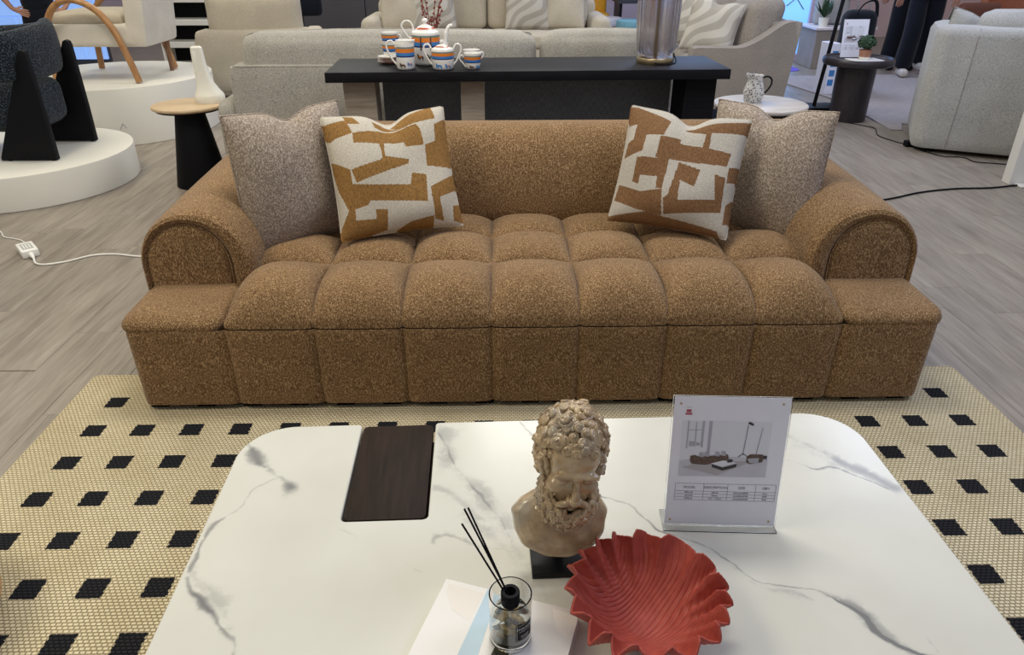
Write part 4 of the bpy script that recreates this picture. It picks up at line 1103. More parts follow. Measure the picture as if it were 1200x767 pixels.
def build_tea_set():
    G = 'porcelain tea set on the console'
    # tall teapot
    t = thing('teapot', 'tall white teapot with orange and blue bands and horses', 'teapot', (-0.462, 1.885, CZ), 0, G)
    p, m = band_profile(0.072, 0.150, 0.088, 0.145, 0.90); p += [(0.070, 0.158), (0.050, 0.170)]; m += [0, 0]
    body = obj('body', lathe(BM(), p, 40, mats=m), BAND, t)
    lid = obj('lid', lathe(BM(), [(0.050, 0.169), (0.051, 0.172), (0.044, 0.176), (0.040, 0.179), (0.018, 0.190), (0.008, 0.193), (0.008, 0.199), (0.015, 0.206), (0.014, 0.214), (0.006, 0.220), (0, 0.221)], 32, mats=[0, 6, 6, 0, 0, 0, 0, 0, 0, 0]), BAND, t)
    handle(t, [(-0.064, 0, 0.125), (-0.085, 0, 0.130), (-0.112, 0, 0.165), (-0.118, 0, 0.190), (-0.098, 0, 0.208), (-0.072, 0, 0.200), (-0.062, 0, 0.175), (-0.066, 0, 0.152)])
    obj('spout', tube(BM(), spline([(0.055, 0, 0.045), (0.085, 0, 0.060), (0.098, 0, 0.110), (0.108, 0, 0.160), (0.122, 0, 0.183), (0.138, 0, 0.186)], 6), [0.020]*6+[0.017]*6+[0.012]*6+[0.0095]*6+[0.009]*7, 10), 'porcelain', t)
    for a in (-1.85, -1.15): obj('painted_strap', grid(BM(), lambda u, v: (0.0735*math.cos(a+0.10*(u-0.5)), 0.0735*math.sin(a+0.10*(u-0.5)), 0.075+0.065*v), 2, 2), 'sepia_glaze', t)
    horse(t, 0.0675, -2.0, 0.030, 0.042, ('sepia_glaze', 'orange_glaze')); horse(t, 0.0675, -1.25, 0.030, 0.042, ('sepia_glaze', 'sage_glaze'))
    # creamer
    t = thing('creamer_jug', 'white creamer jug with orange and blue bands left of teapot', 'jug', (-0.553, 1.729, CZ), 0, G)
    p, m = band_profile(0.047, 0.122, 0.060, 0.108, 0.95); p += [(0.045, 0.122), (0.043, 0.112), (0, 0.110)]; m += [0, 0, 0]
    obj('body', lathe(BM(), p, 36, mats=m), BAND, t)
    obj('spout', lathe(BM(), [(0.0465, 0.105), (0.047, 0.122), (0.048, 0.136), (0.044, 0.133), (0.043, 0.118)], 36, M=Matrix(((1, 0, 0.22, -0.026), (0, 0.9, 0, 0), (0, 0, 1, 0), (0, 0, 0, 1)))), 'porcelain', t)
    handle(t, [(-0.042, 0, 0.020), (-0.066, 0, 0.048), (-0.088, 0, 0.095), (-0.086, 0, 0.124), (-0.064, 0, 0.132), (-0.046, 0, 0.112)])
    horse(t, 0.0455, -1.85, 0.012, 0.034, ('sepia_glaze', 'sepia_glaze')); horse(t, 0.0455, -1.02, 0.018, 0.030, ('blue_glaze', 'orange_glaze'))
    # sugar bowl
    t = thing('sugar_bowl', 'lidded white sugar bowl with two handles and horse pictures', 'bowl', (-0.369, 1.726, CZ), 0, G)
    p, m = band_profile(0.057, 0.090, 0.050, 0.086, 0.92); p += [(0.054, 0.097), (0.036, 0.104)]; m += [0, 0]
    obj('body', lathe(BM(), p, 36, mats=m), BAND, t)
    obj('lid', lathe(BM(), [(0.036, 0.103), (0.037, 0.106), (0.030, 0.110), (0.012, 0.116), (0.006, 0.118), (0.006, 0.122), (0.012, 0.128), (0.010, 0.135), (0, 0.138)], 28, mats=[0, 6, 0, 0, 0, 0, 0, 0]), BAND, t)
    for s in (-1, 1): handle(t, [(s*0.050, 0, 0.020), (s*0.068, 0, 0.040), (s*0.090, 0, 0.085), (s*0.088, 0, 0.110), (s*0.068, 0, 0.116), (s*0.056, 0, 0.098)])
    horse(t, 0.0530, -1.92, 0.008, 0.038, ('blue_glaze', 'blue_glaze')); horse(t, 0.0530, -1.05, 0.008, 0.034, ('blue_glaze', 'orange_glaze'))
    # cups
    def cup(name, label, loc, R, h, lo, hi, rot=0.0, tap=0.78, gr=G, z=CZ):
        t = thing(name, label, 'cup', (*loc, z), rot, gr)
        p, m = band_profile(R, h, lo, hi, tap); p += [(R*0.95, h), (R*0.74, 0.012), (0, 0.010)]; m += [0, 0, 0]
        obj('body', lathe(BM(), p, 32, mats=m), BAND, t)
        handle(t, [(-R*0.80, 0, h*0.12), (-R*1.05, 0, h*0.35), (-R*1.42, 0, h*0.62), (-R*1.40, 0, h*0.82), (-R*1.10, 0, h*0.86), (-R*0.94, 0, h*0.74)], 0.0032)
        return t
    t = cup('tea_cup', 'white banded teacup with a horse, front of the right pair', (-0.222, 1.742), 0.046, 0.074, 0.030, 0.064, 0.25)
    horse(t, 0.0395, -1.95, 0.004, 0.024, ('sepia_glaze', 'sepia_glaze')); horse(t, 0.0395, -1.05, 0.004, 0.024, ('blue_glaze', 'blue_glaze'))
    cup('tea_cup', 'white banded teacup half hidden at the back of the right pair', (-0.232, 1.868), 0.044, 0.074, 0.030, 0.064, 2.9)
    # saucers and two nested cups
    base = None
    for k in range(4):
        b = BM(); lathe(b, [(0, 0), (0.030, 0), (0.034, 0.003), (0.062, 0.011), (0.0625, 0.0125), (0.034, 0.006), (0, 0.005)], 36, mats=[0, 0, 0, 6, 0, 0])
        if k < 4: o = obj('saucer', b, BAND); o.location = (-0.660+0.002*(k % 2), 1.930, CZ+0.0078*k)
        tag(o, 'white red-rimmed saucer, %s of the stack left of the creamer' % ('lowest', 'second from below', 'third from below', 'topmost')[k], 'saucer', 'stacked saucers on the console')
    cup('tea_cup', 'white banded teacup, lower of the two stacked on the saucers', (-0.650, 1.930), 0.046, 0.074, 0.030, 0.064, 2.6, z=CZ+0.0302)
    cup('tea_cup', 'white banded teacup, upper of the two stacked on the saucers', (-0.648, 1.930), 0.0475, 0.074, 0.034, 0.066, 2.6, z=CZ+0.0775)
build_tea_set()

def build_vase():
    t = thing('fluted_glass_lamp', 'tall fluted smoky glass lamp body on a brass ring base', 'lamp', (0.724, 1.925, CZ), 0)
    def prof(k): return [(0.060-k, 0.030), (0.085-k, 0.042), (0.098-k, 0.080), (0.104-k, 0.16), (0.107-k, 0.25), (0.107-k, 0.34), (0.098-k, 0.42), (0.070-k, 0.47), (0.045-k, 0.49)]
    sm = [(p.x, p.z) for p in spline([(r, 0, z) for r, z in prof(0)], 4)]; si = [(p.x, p.z) for p in spline([(r, 0, z) for r, z in prof(0.010)], 4)][::-1]
    fl = lambda a: 1+0.07*abs(math.sin(8*a))**0.8-0.045
    obj('glass_body', lathe(BM(), sm+si+[sm[0]], 144, rad=fl), 'fluted_glass', t, angle=60)
    obj('base_ring', lathe(BM(), [(0, 0), (0.094, 0), (0.095, 0.002), (0.095, 0.024), (0.093, 0.027), (0.062, 0.030), (0, 0.030)], 40), 'brass', t)
    obj('stem', lathe(BM(), [(0, 0.030), (0.008, 0.030), (0.008, 0.50), (0, 0.50)], 12), 'brass', t)
    obj('socket', lathe(BM(), [(0, 0.49), (0.046, 0.49), (0.046, 0.505), (0.016, 0.52), (0.016, 0.57), (0, 0.57)], 24), 'brass', t)
    obj('shade', lathe(BM(), [(0.20, 0.56), (0.15, 0.82), (0.148, 0.82), (0.198, 0.56), (0.20, 0.56)], 48), 'white_linen', t)
    obj('power_cord', tube(BM(), spline([(-0.02, -0.097, 0.010), (0.02, -0.105, 0.004), (0.07, -0.090, 0.004), (0.105, -0.03, 0.006), (0.108, 0.02, 0.025), (0.100, 0.05, 0.05), (0.12, 0.10, 0.01), (0.10, 0.26, 0.004), (0.09, 0.275, -0.05), (0.08, 0.275, -0.30), (0.04, 0.28, -0.60), (0.04, 0.285, -0.815)], 8), 0.0032, 6), 'black_matte', t)
build_vase()

# ------------------------------------------------------------------ grey sofa back to back with the console
def build_grey_sofa():
    t = thing('grey_sofa', 'light grey sofa seen from behind, beyond the console', 'sofa', (-0.345, 2.30, 0), 0)
    F = 'grey_weave'
    b = BM(); softbox(b, (-1.295, 0.0, 0.12), (1.27, 0.26, 0.758), 0.035, 8, (0, 0.006, 0)); obj('back_frame', b, F, t)
    obj('piping', tube(BM(), [(-1.265, 0.012, 0.752), (1.24, 0.012, 0.752)], 0.004, 6), F, t)
    b = BM(); softbox(b, (-1.30, 0.10, 0.12), (1.27, 1.0, 0.40), 0.03, 6); obj('seat_base', b, F, t)
    for x0, x1 in ((-1.23, 0.475), (0.495, 1.255)):
        b = BM(); softbox(b, (x0, 0.055, 0.44), (x1, 0.29, 0.918), 0.085, 12, (0.0, 0.02, 0.016), wob=0.004, seed=x0); c = obj('back_cushion', b, F, t)
        obj('piping', tube(BM(), spline([(x0+0.03, 0.16, 0.80), (x0+0.045, 0.16, 0.88), (x0+0.11, 0.16, 0.917), ((x0+x1)/2, 0.16, 0.935), (x1-0.11, 0.16, 0.917), (x1-0.045, 0.16, 0.88), (x1-0.03, 0.16, 0.80)], 6), 0.005, 6), F, c)
        b = BM(); softbox(b, (x0, 0.30, 0.40), (x1, 0.98, 0.53), 0.05, 8, (0, 0, 0.02)); obj('seat_cushion', b, F, t)
    for s, x0, x1 in ((-1, -1.425, -1.27), (1, 1.25, 1.38)):
        b = BM(); softbox(b, (x0, 0.03, 0.12), (x1, 1.0, 0.56), 0.075, 8, (0.012, 0, 0)); obj('arm', b, F, t)
    for x in (-1.30, 1.25):
        for y in (0.12, 0.90): obj('foot', lathe(BM(), [(0, 0), (0.018, 0), (0.025, 0.13), (0, 0.13)], 14, T(x, y, 0)), 'walnut_leg', t)
build_grey_sofa()

# ------------------------------------------------------------------ left side: podiums, chairs, side table
def podium(label, x, y, r, h):
    b = BM(); lathe(b, [(0, 0), (r-0.004, 0), (r, 0.004), (r, h-0.005), (r-0.002, h-0.001), (r-0.006, h), (0, h)], 96)
    o = obj('display_podium', b, 'podium_white'); o.location = (x, y, 0); return tag(o, label, 'podium', 'round white podiums')
podium('low round white podium under the dark boucle chair', -3.18, 2.62, 0.68, 0.20)
pf = podium('taller round white podium under the wooden-armed chair', -3.25, 4.22, 0.76, 0.42)
b = BM(); a0 = math.atan2(-0.70, 0.33)
for da, z0, z1 in ((-0.030, 0.13, 0.17), (0.030, 0.17, 0.135)):
    tube(b, [(0.7605*math.cos(a0+(0 if z0 > z1 else da)), 0.7605*math.sin(a0+(0 if z0 > z1 else da)), z0), (0.7605*math.cos(a0+(da if z0 > z1 else 0)), 0.7605*math.sin(a0+(da if z0 > z1 else 0)), z1)], 0.0015, 5)
obj('pencil_mark', b, 'ink_soft', pf)

def build_dark_chair():
    t = thing('dark_lounge_chair', 'dark navy boucle chair with black triangular side panels', 'chair', (-2.96, 2.63, 0.20), 0)
    # side panels: right triangles with an upright rear edge
    for y in (-0.262, 0.222):
        pts = [(0.17, 0.0), (0.17, 0.20), (0.168, 0.60), (0.162, 0.622), (0.145, 0.630), (0.128, 0.622), (0.120, 0.60), (-0.16, 0.02), (-0.165, 0.0)]
        b = BM(); prism(b, [(x, z) for x, z in pts], 0, 0.045, 0.005, 2, Matrix(((1, 0, 0, 0), (0, 0, -1, y+0.045), (0, 1, 0, 0.006), (0, 0, 0, 1)))); p = obj('side_panel', b, 'black_matte', t)
        for x in (-0.12, 0.14): obj('glide', lathe(BM(), [(0, 0), (0.012, 0), (0.012, 0.008), (0, 0.008)], 12, T(x, y+0.022, 0)), 'black_matte', p)
    # wrap-around backrest shell
    path = spline([(-0.34, -0.30, 0), (-0.12, -0.305, 0), (0.08, -0.27, 0), (0.135, -0.16, 0), (0.145, 0, 0), (0.135, 0.16, 0), (0.08, 0.27, 0), (-0.12, 0.305, 0), (-0.34, 0.30, 0)], 6)
    N = len(path); sec = []
    for i, p in enumerate(path):
        d = (path[min(i+1, N-1)]-path[max(i-1, 0)]).normalized(); nrm = Vector((d.y, -d.x, 0))
        e = abs(2*i/(N-1)-1); k = math.sqrt(max(0.0, 1-max(0, (e-0.86)/0.14)**2))*0.97+0.03
        lo, hi = 0.475-0.03*(1-e), 0.745-0.035*e+0.035*math.exp(-((i/(N-1)-0.68)/0.10)**2); c = (lo+hi)/2; h = (hi-lo)/2*k; w = 0.045*k; q = []
        for j in range(20):
            a = 2*PI*j/20; q.append(p+nrm*(w*math.copysign(abs(math.cos(a))**0.7, math.cos(a)))+Vector((0, 0, c+h*math.copysign(abs(math.sin(a))**0.75, math.sin(a)))))
        sec.append(q)
    b = BM(); loft(b, sec); b.transform(T(-0.06, 0, 0)); obj('backrest', b, 'navy_boucle', t)
    b = BM(); softbox(b, (-0.46, -0.210, 0.16), (0.075, 0.215, 0.43), 0.07, 8, (0, 0, 0.02)); obj('seat', b, 'navy_boucle', t)
build_dark_chair()

def build_wood_chair():
    t = thing('wood_arm_chair', 'white upholstered armchair with bent oak arms on the taller podium', 'chair', (-3.10, 4.14, 0.42), 0)
    b = BM(); softbox(b, (-0.38, -0.30, 0.25), (0.30, 0.30, 0.42), 0.035, 8); obj('seat', b, 'white_linen', t)
    b = BM(); softbox(b, (-0.36, -0.28, 0.40), (0.20, 0.28, 0.49), 0.04, 8, (0, 0, 0.02)); obj('seat_cushion', b, 'cream_weave', t)
    b = BM(); softbox(b, (0.20, -0.30, 0.25), (0.36, 0.30, 0.95), 0.03, 8, M=T(0.0, 0, 0) @ Matrix(((1, 0, 0.10, -0.03), (0, 1, 0, 0), (0, 0, 1, 0), (0, 0, 0, 1)))); obj('backrest', b, 'white_linen', t)
    for y in (-0.355, 0.355):
        pts = spline([(0.255, y, 0.008), (0.215, y, 0.18), (0.150, y, 0.38), (0.05, y, 0.52), (-0.10, y, 0.585), (-0.24, y, 0.54), (-0.33, y, 0.40), (-0.355, y, 0.20), (-0.365, y, 0.008)], 8)
        obj('bent_arm', tube(BM(), pts, 0.029, 14, flat=0.8), 'oak_arm', t)
    for x, y in ((0.26, 0.27),):
        obj('leg', lathe(BM(), [(0, 0), (0.017, 0), (0.024, 0.26), (0, 0.26)], 16, T(x, y, 0)), 'walnut_leg', t)
    for y in (): obj('arm_bolt', box(BM(), (0.10, y-0.03, 0.30), (0.16, y+0.03, 0.34), 0.004, 1), 'oak_arm', t)
build_wood_chair()

def build_wood_side_table():
    t = thing('round_side_table', 'round light wood side table with black cone base', 'table', (-2.005, 2.555, 0), 0)
    obj('top', lathe(BM(), [(0, 0.478), (0.205, 0.478), (0.212, 0.483), (0.215, 0.490), (0.212, 0.498), (0.207, 0.500), (0, 0.500)], 64), 'light_wood', t)
    obj('under_plate', lathe(BM(), [(0, 0.466), (0.19, 0.466), (0.20, 0.478), (0, 0.478)], 48), 'black_matte', t)
    obj('cone_base', lathe(BM(), [(0, 0), (0.158, 0), (0.160, 0.004), (0.085, 0.466), (0, 0.466)], 56), 'black_matte', t)
    t = thing('sculptural_lamp', 'white flared plaster table lamp on the light wood side table', 'lamp', (-1.885, 2.615, 0.50), 0.15)
    # a bell foot sweeping up into a flat blade
    rings = []
    for z, rx, ry, cx in ((0, 0.088, 0.080, 0.0), (0.012, 0.090, 0.082, 0), (0.040, 0.088, 0.080, 0), (0.050, 0.082, 0.074, 0), (0.075, 0.066, 0.060, -0.004), (0.115, 0.047, 0.046, -0.010), (0.165, 0.040, 0.038, -0.018), (0.225, 0.036, 0.030, -0.024), (0.300, 0.034, 0.024, -0.026), (0.318, 0.032, 0.022, -0.026), (0.326, 0.022, 0.014, -0.026)):
        k = min(1, z/0.15); q = []
        for j in range(40):
            a = 2*PI*j/40; e = 1-0.55*k
            q.append((cx+rx*math.copysign(abs(math.cos(a))**e, math.cos(a)), ry*math.copysign(abs(math.sin(a))**e, math.sin(a)), z))
        rings.append(q)
    obj('body', loft(BM(), rings), 'plaster_white', t)
    obj('groove_panel', box(BM(), (-0.050, -0.052, 0.05), (-0.030, -0.018, 0.300), 0.006, 2, T(0, 0.012, 0) @ Matrix(((1, 0, 0, 0), (0, 1, 0.06, -0.006), (0, 0, 1, 0), (0, 0, 0, 1)))), 'plaster_white', t)
build_wood_side_table()

def armchair(t, F, w, d, seat_h, arm_h, back_h, lean=0.12):
    """generic upholstered chair facing -y, origin on floor at centre"""
    b = BM(); softbox(b, (-w/2, -d/2, 0.10), (w/2, d/2, seat_h-0.10), 0.04, 6); obj('base', b, F, t)
    aw = 0.16
    b = BM(); softbox(b, (-w/2+aw, -d/2-0.01, seat_h-0.11), (w/2-aw, d/2-0.18, seat_h+0.03), 0.05, 8, (0, 0, 0.03)); obj('seat_cushion', b, F, t)
    for s in (-1, 1):
        x0, x1 = sorted((s*w/2, s*(w/2-aw))); b = BM(); softbox(b, (x0, -d/2, 0.10), (x1, d/2, arm_h), 0.05, 8); obj('arm', b, F, t)
    b = BM(); softbox(b, (-w/2+0.02, d/2-0.20, 0.12), (w/2-0.02, d/2+0.02, arm_h+0.06), 0.06, 8); obj('back_frame', b, F, t)
    Sh = Matrix(((1, 0, 0, 0), (0, 1, lean, -lean*seat_h), (0, 0, 1, 0), (0, 0, 0, 1)))
    b = BM(); softbox(b, (-w/2+aw-0.02, d/2-0.36, seat_h), (w/2-aw+0.02, d/2-0.08, back_h), 0.09, 10, (0, 0.03, 0.02), M=Sh, wob=0.006); obj('back_cushion', b, F, t)
    for x in (-w/2+0.08, w/2-0.08):
        for y in (-d/2+0.08, d/2-0.08): obj('foot', lathe(BM(), [(0, 0), (0.02, 0), (0.026, 0.11), (0, 0.11)], 12, T(x, y, 0)), 'walnut_leg', t)
t = thing('cream_armchair', 'cream upholstered armchair behind the grey sofa at left', 'chair', (-2.36, 5.48, 0), PI+0.16)
armchair(t, 'cream_weave', 1.10, 0.95, 0.44, 0.62, 0.98)

# ------------------------------------------------------------------ cream sofa facing the camera
def build_cream_sofa():
    t = thing('cream_sofa', 'cream three-seat sofa facing forward beyond the grey sofa', 'sofa', (-0.21, 6.65, 0), 0)
    F = 'cream_weave'; w = 1.34
    b = BM(); softbox(b, (-w, -0.40, 0.10), (w, 0.50, 0.36), 0.04, 6); obj('base', b, F, t)
    b = BM(); softbox(b, (-w+0.1, 0.30, 0.12), (w-0.1, 0.52, 0.80), 0.06, 8); obj('back_frame', b, F, t)
    for s in (-1, 1):
        x0, x1 = sorted((s*w, s*(w-0.20))); b = BM(); softbox(b, (x0, -0.42, 0.10), (x1, 0.48, 0.665), 0.085, 8); obj('arm', b, F, t)
    for i in range(2):
        x0 = -w+0.20+i*(w-0.20); b = BM(); softbox(b, (x0+0.005, -0.43, 0.35), (x0+w-0.205, 0.30, 0.50), 0.05, 8, (0, 0, 0.02)); obj('seat_cushion', b, F, t)
        b = BM(); softbox(b, (x0+0.005, 0.12, 0.49), (x0+w-0.205, 0.40, 0.98), 0.08, 10, (0, 0.03, 0.02)); obj('back_cushion', b, F, t)
    for x in (-w+0.1, w-0.1):
        for y in (-0.34, 0.42): obj('foot', lathe(BM(), [(0, 0), (0.02, 0), (0.026, 0.11), (0, 0.11)], 12, T(x, y, 0)), 'walnut_leg', t)
build_cream_sofa()
for nm, mat, x, lab, yw in (('throw_cushion', 'cream_weave', -1.12, 'plain cream cushion at the left end of the cream sofa', 0.15), ('throw_cushion', 'leaf_print', -0.80, 'leaf-print cushion second from the left on the cream sofa', 0.1),
                        ('throw_cushion', 'leaf_print', 0.24, 'leaf-print cushion second from the right on the cream sofa', -0.08), ('throw_cushion', 'cream_weave', 0.62, 'plain cream cushion at the right end of the cream sofa', -0.2)):
    cushion(nm, lab, 0.50, 0.50, 0.16, 20, mat, (x, 6.60-0.04*abs(x), 0.755), yw, 0.28, 0.03, int(x*10)+20, 0.02)

def build_twigs():
    t = thing('berry_twig_vase', 'dark red berry twigs in a vase beyond the teapot', 'plant', (-0.62, 4.30, 0.40), 0)
    obj('vase', lathe(BM(), [(0, 0), (0.045, 0), (0.060, 0.05), (0.055, 0.12), (0.028, 0.17), (0.030, 0.20), (0.024, 0.20), (0.022, 0.17), (0, 0.16)], 28), 'plaster_white', t)
    rng = random.Random(9)
    for k in range(9):
        a = rng.uniform(0, 6.28); L = rng.uniform(0.26, 0.46); lean = rng.uniform(0.10, 0.45)
        e = Vector((math.cos(a)*lean*L*1.2-0.03, math.sin(a)*lean*L, 0.18+L))
        b = BM(); P = spline([(0, 0, 0.10), (e.x*0.4, e.y*0.4, 0.18+L*0.5), e], 5); tube(b, P, 0.003, 5)
        for j in range(4, len(P)): ell(b, P[j]+Vector([rng.uniform(-0.012, 0.012) for _ in range(3)]), 0.009, None, 8, 6)
        obj('twig', b, 'twig_red', t)
    t = thing('low_table', 'low round wooden table holding the berry twigs', 'table', (-0.55, 4.35, 0), 0)
    obj('top', lathe(BM(), [(0, 0.375), (0.38, 0.375), (0.385, 0.38), (0.385, 0.395), (0.38, 0.40), (0, 0.40)], 56), 'dark_wood', t)
    for k in range(3): obj('leg', lathe(BM(), [(0, 0), (0.02, 0), (0.028, 0.375), (0, 0.375)], 14, T(0.25*math.cos(k*2.09), 0.25*math.sin(k*2.09), 0)), 'dark_wood', t)
build_twigs()

# ------------------------------------------------------------------ taupe loveseat, marble side table, jug
def build_loveseat():
    t = thing('taupe_loveseat', 'taupe loveseat seen side-on beyond the console', 'sofa', (1.90, 4.20, 0), 0)
    F = 'taupe_weave'
    # swooping arm profile in x-z; back at +x
    prof = [(-0.38, 0.12), (-0.40, 0.56), (-0.385, 0.60), (-0.34, 0.610), (-0.05, 0.605), (0.06, 0.625), (0.18, 0.69), (0.32, 0.785), (0.40, 0.805), (0.455, 0.795), (0.465, 0.76), (0.43, 0.40), (0.40, 0.12)]
    pts = [(p.x, p.z) for p in spline([(x, 0, z) for x, z in prof], 4)]
    for y in (0.0, 1.5):
        b = BM(); prism(b, pts, 0, 0.15, 0.008, 2, Matrix(((1, 0, 0, 0), (0, 0, -1, y+0.15), (0, 1, 0, 0), (0, 0, 0, 1)))); obj('arm', b, F, t, angle=50)
    b = BM(); softbox(b, (-0.40, 0.13, 0.12), (0.40, 1.52, 0.38), 0.03, 6); obj('base', b, F, t)
    b = BM(); softbox(b, (0.26, 0.13, 0.14), (0.46, 1.52, 0.80), 0.05, 6); obj('back_frame', b, F, t)
    for y0 in (0.155, 0.83):
        b = BM(); softbox(b, (-0.42, y0, 0.37), (0.24, y0+0.665, 0.52), 0.05, 8, (0, 0, 0.02)); obj('seat_cushion', b, F, t)
        b = BM(); softbox(b, (0.02, y0+0.005, 0.51), (0.30, y0+0.66, 0.97), 0.10, 10, (0.03, 0, 0.02), M=Matrix(((1, 0, 0.22, -0.11), (0, 1, 0, 0), (0, 0, 1, 0), (0, 0, 0, 1))), wob=0.008, seed=y0); obj('back_cushion', b, F, t)
    for x in (-0.34, 0.36):
        for y in (0.08, 1.57): obj('foot', lathe(BM(), [(0, 0), (0.02, 0), (0.026, 0.13), (0, 0.13)], 12, T(x, y, 0)), 'walnut_leg', t)
build_loveseat()
cushion('throw_cushion', 'leaf-print cushion nearest the arm on the taupe loveseat', 0.45, 0.45, 0.16, 24, 'leaf_print', (1.72, 4.52, 0.735), -0.45, 0.30, -0.15, 31, 0.03)
cushion('throw_cushion', 'leaf-print cushion farther along the taupe loveseat', 0.45, 0.45, 0.16, 24, 'leaf_print', (1.60, 4.92, 0.760), -0.35, 0.30, -0.1, 32, 0.03)

def build_marble_side():
    t = thing('marble_side_table', 'round pale marble side table beside the right grey cushion', 'table', (1.52, 2.50, 0), 0)
    obj('top', lathe(BM(), [(0, 0.475), (0.272, 0.475), (0.280, 0.480), (0.283, 0.488), (0.280, 0.497), (0.274, 0.50), (0, 0.50)], 64), 'pale_marble', t)
    obj('rim_band', lathe(BM(), [(0, 0.455), (0.262, 0.455), (0.270, 0.475), (0, 0.475)], 56), 'black_matte', t)
    obj('column', lathe(BM(), [(0, 0.012), (0.06, 0.012), (0.05, 0.05), (0.05, 0.455), (0, 0.455)], 28), 'black_matte', t)
    obj('foot_disc', lathe(BM(), [(0, 0), (0.18, 0), (0.182, 0.004), (0.18, 0.012), (0, 0.012)], 48), 'black_matte', t)
    t = thing('speckled_jug', 'small speckled white jug with black handle on the marble side table', 'jug', (1.478, 2.53, 0.50), 0.0)
    prof = [(0, 0), (0.046, 0), (0.052, 0.006), (0.062, 0.045), (0.060, 0.075), (0.047, 0.115), (0.042, 0.135), (0.046, 0.158), (0.043, 0.158), (0.038, 0.135), (0.043, 0.112), (0.055, 0.073), (0.055, 0.045), (0, 0.010)]
    b = BM(); lathe(b, [(p.x, p.z) for p in spline([(r, 0, z) for r, z in prof], 2)], 36)
    for v in b.verts:
        if v.co.z > 0.145 and v.co.x < -0.02: v.co.x -= 0.014; v.co.z += 0.006
    obj('body', b, 'speckled_glaze', t)
    obj('handle', tube(BM(), spline([(0.050, 0, 0.050), (0.075, 0, 0.060), (0.100, 0, 0.100), (0.098, 0, 0.135), (0.070, 0, 0.150), (0.043, 0, 0.140)], 6), 0.0055, 8), 'black_matte', t)
build_marble_side()

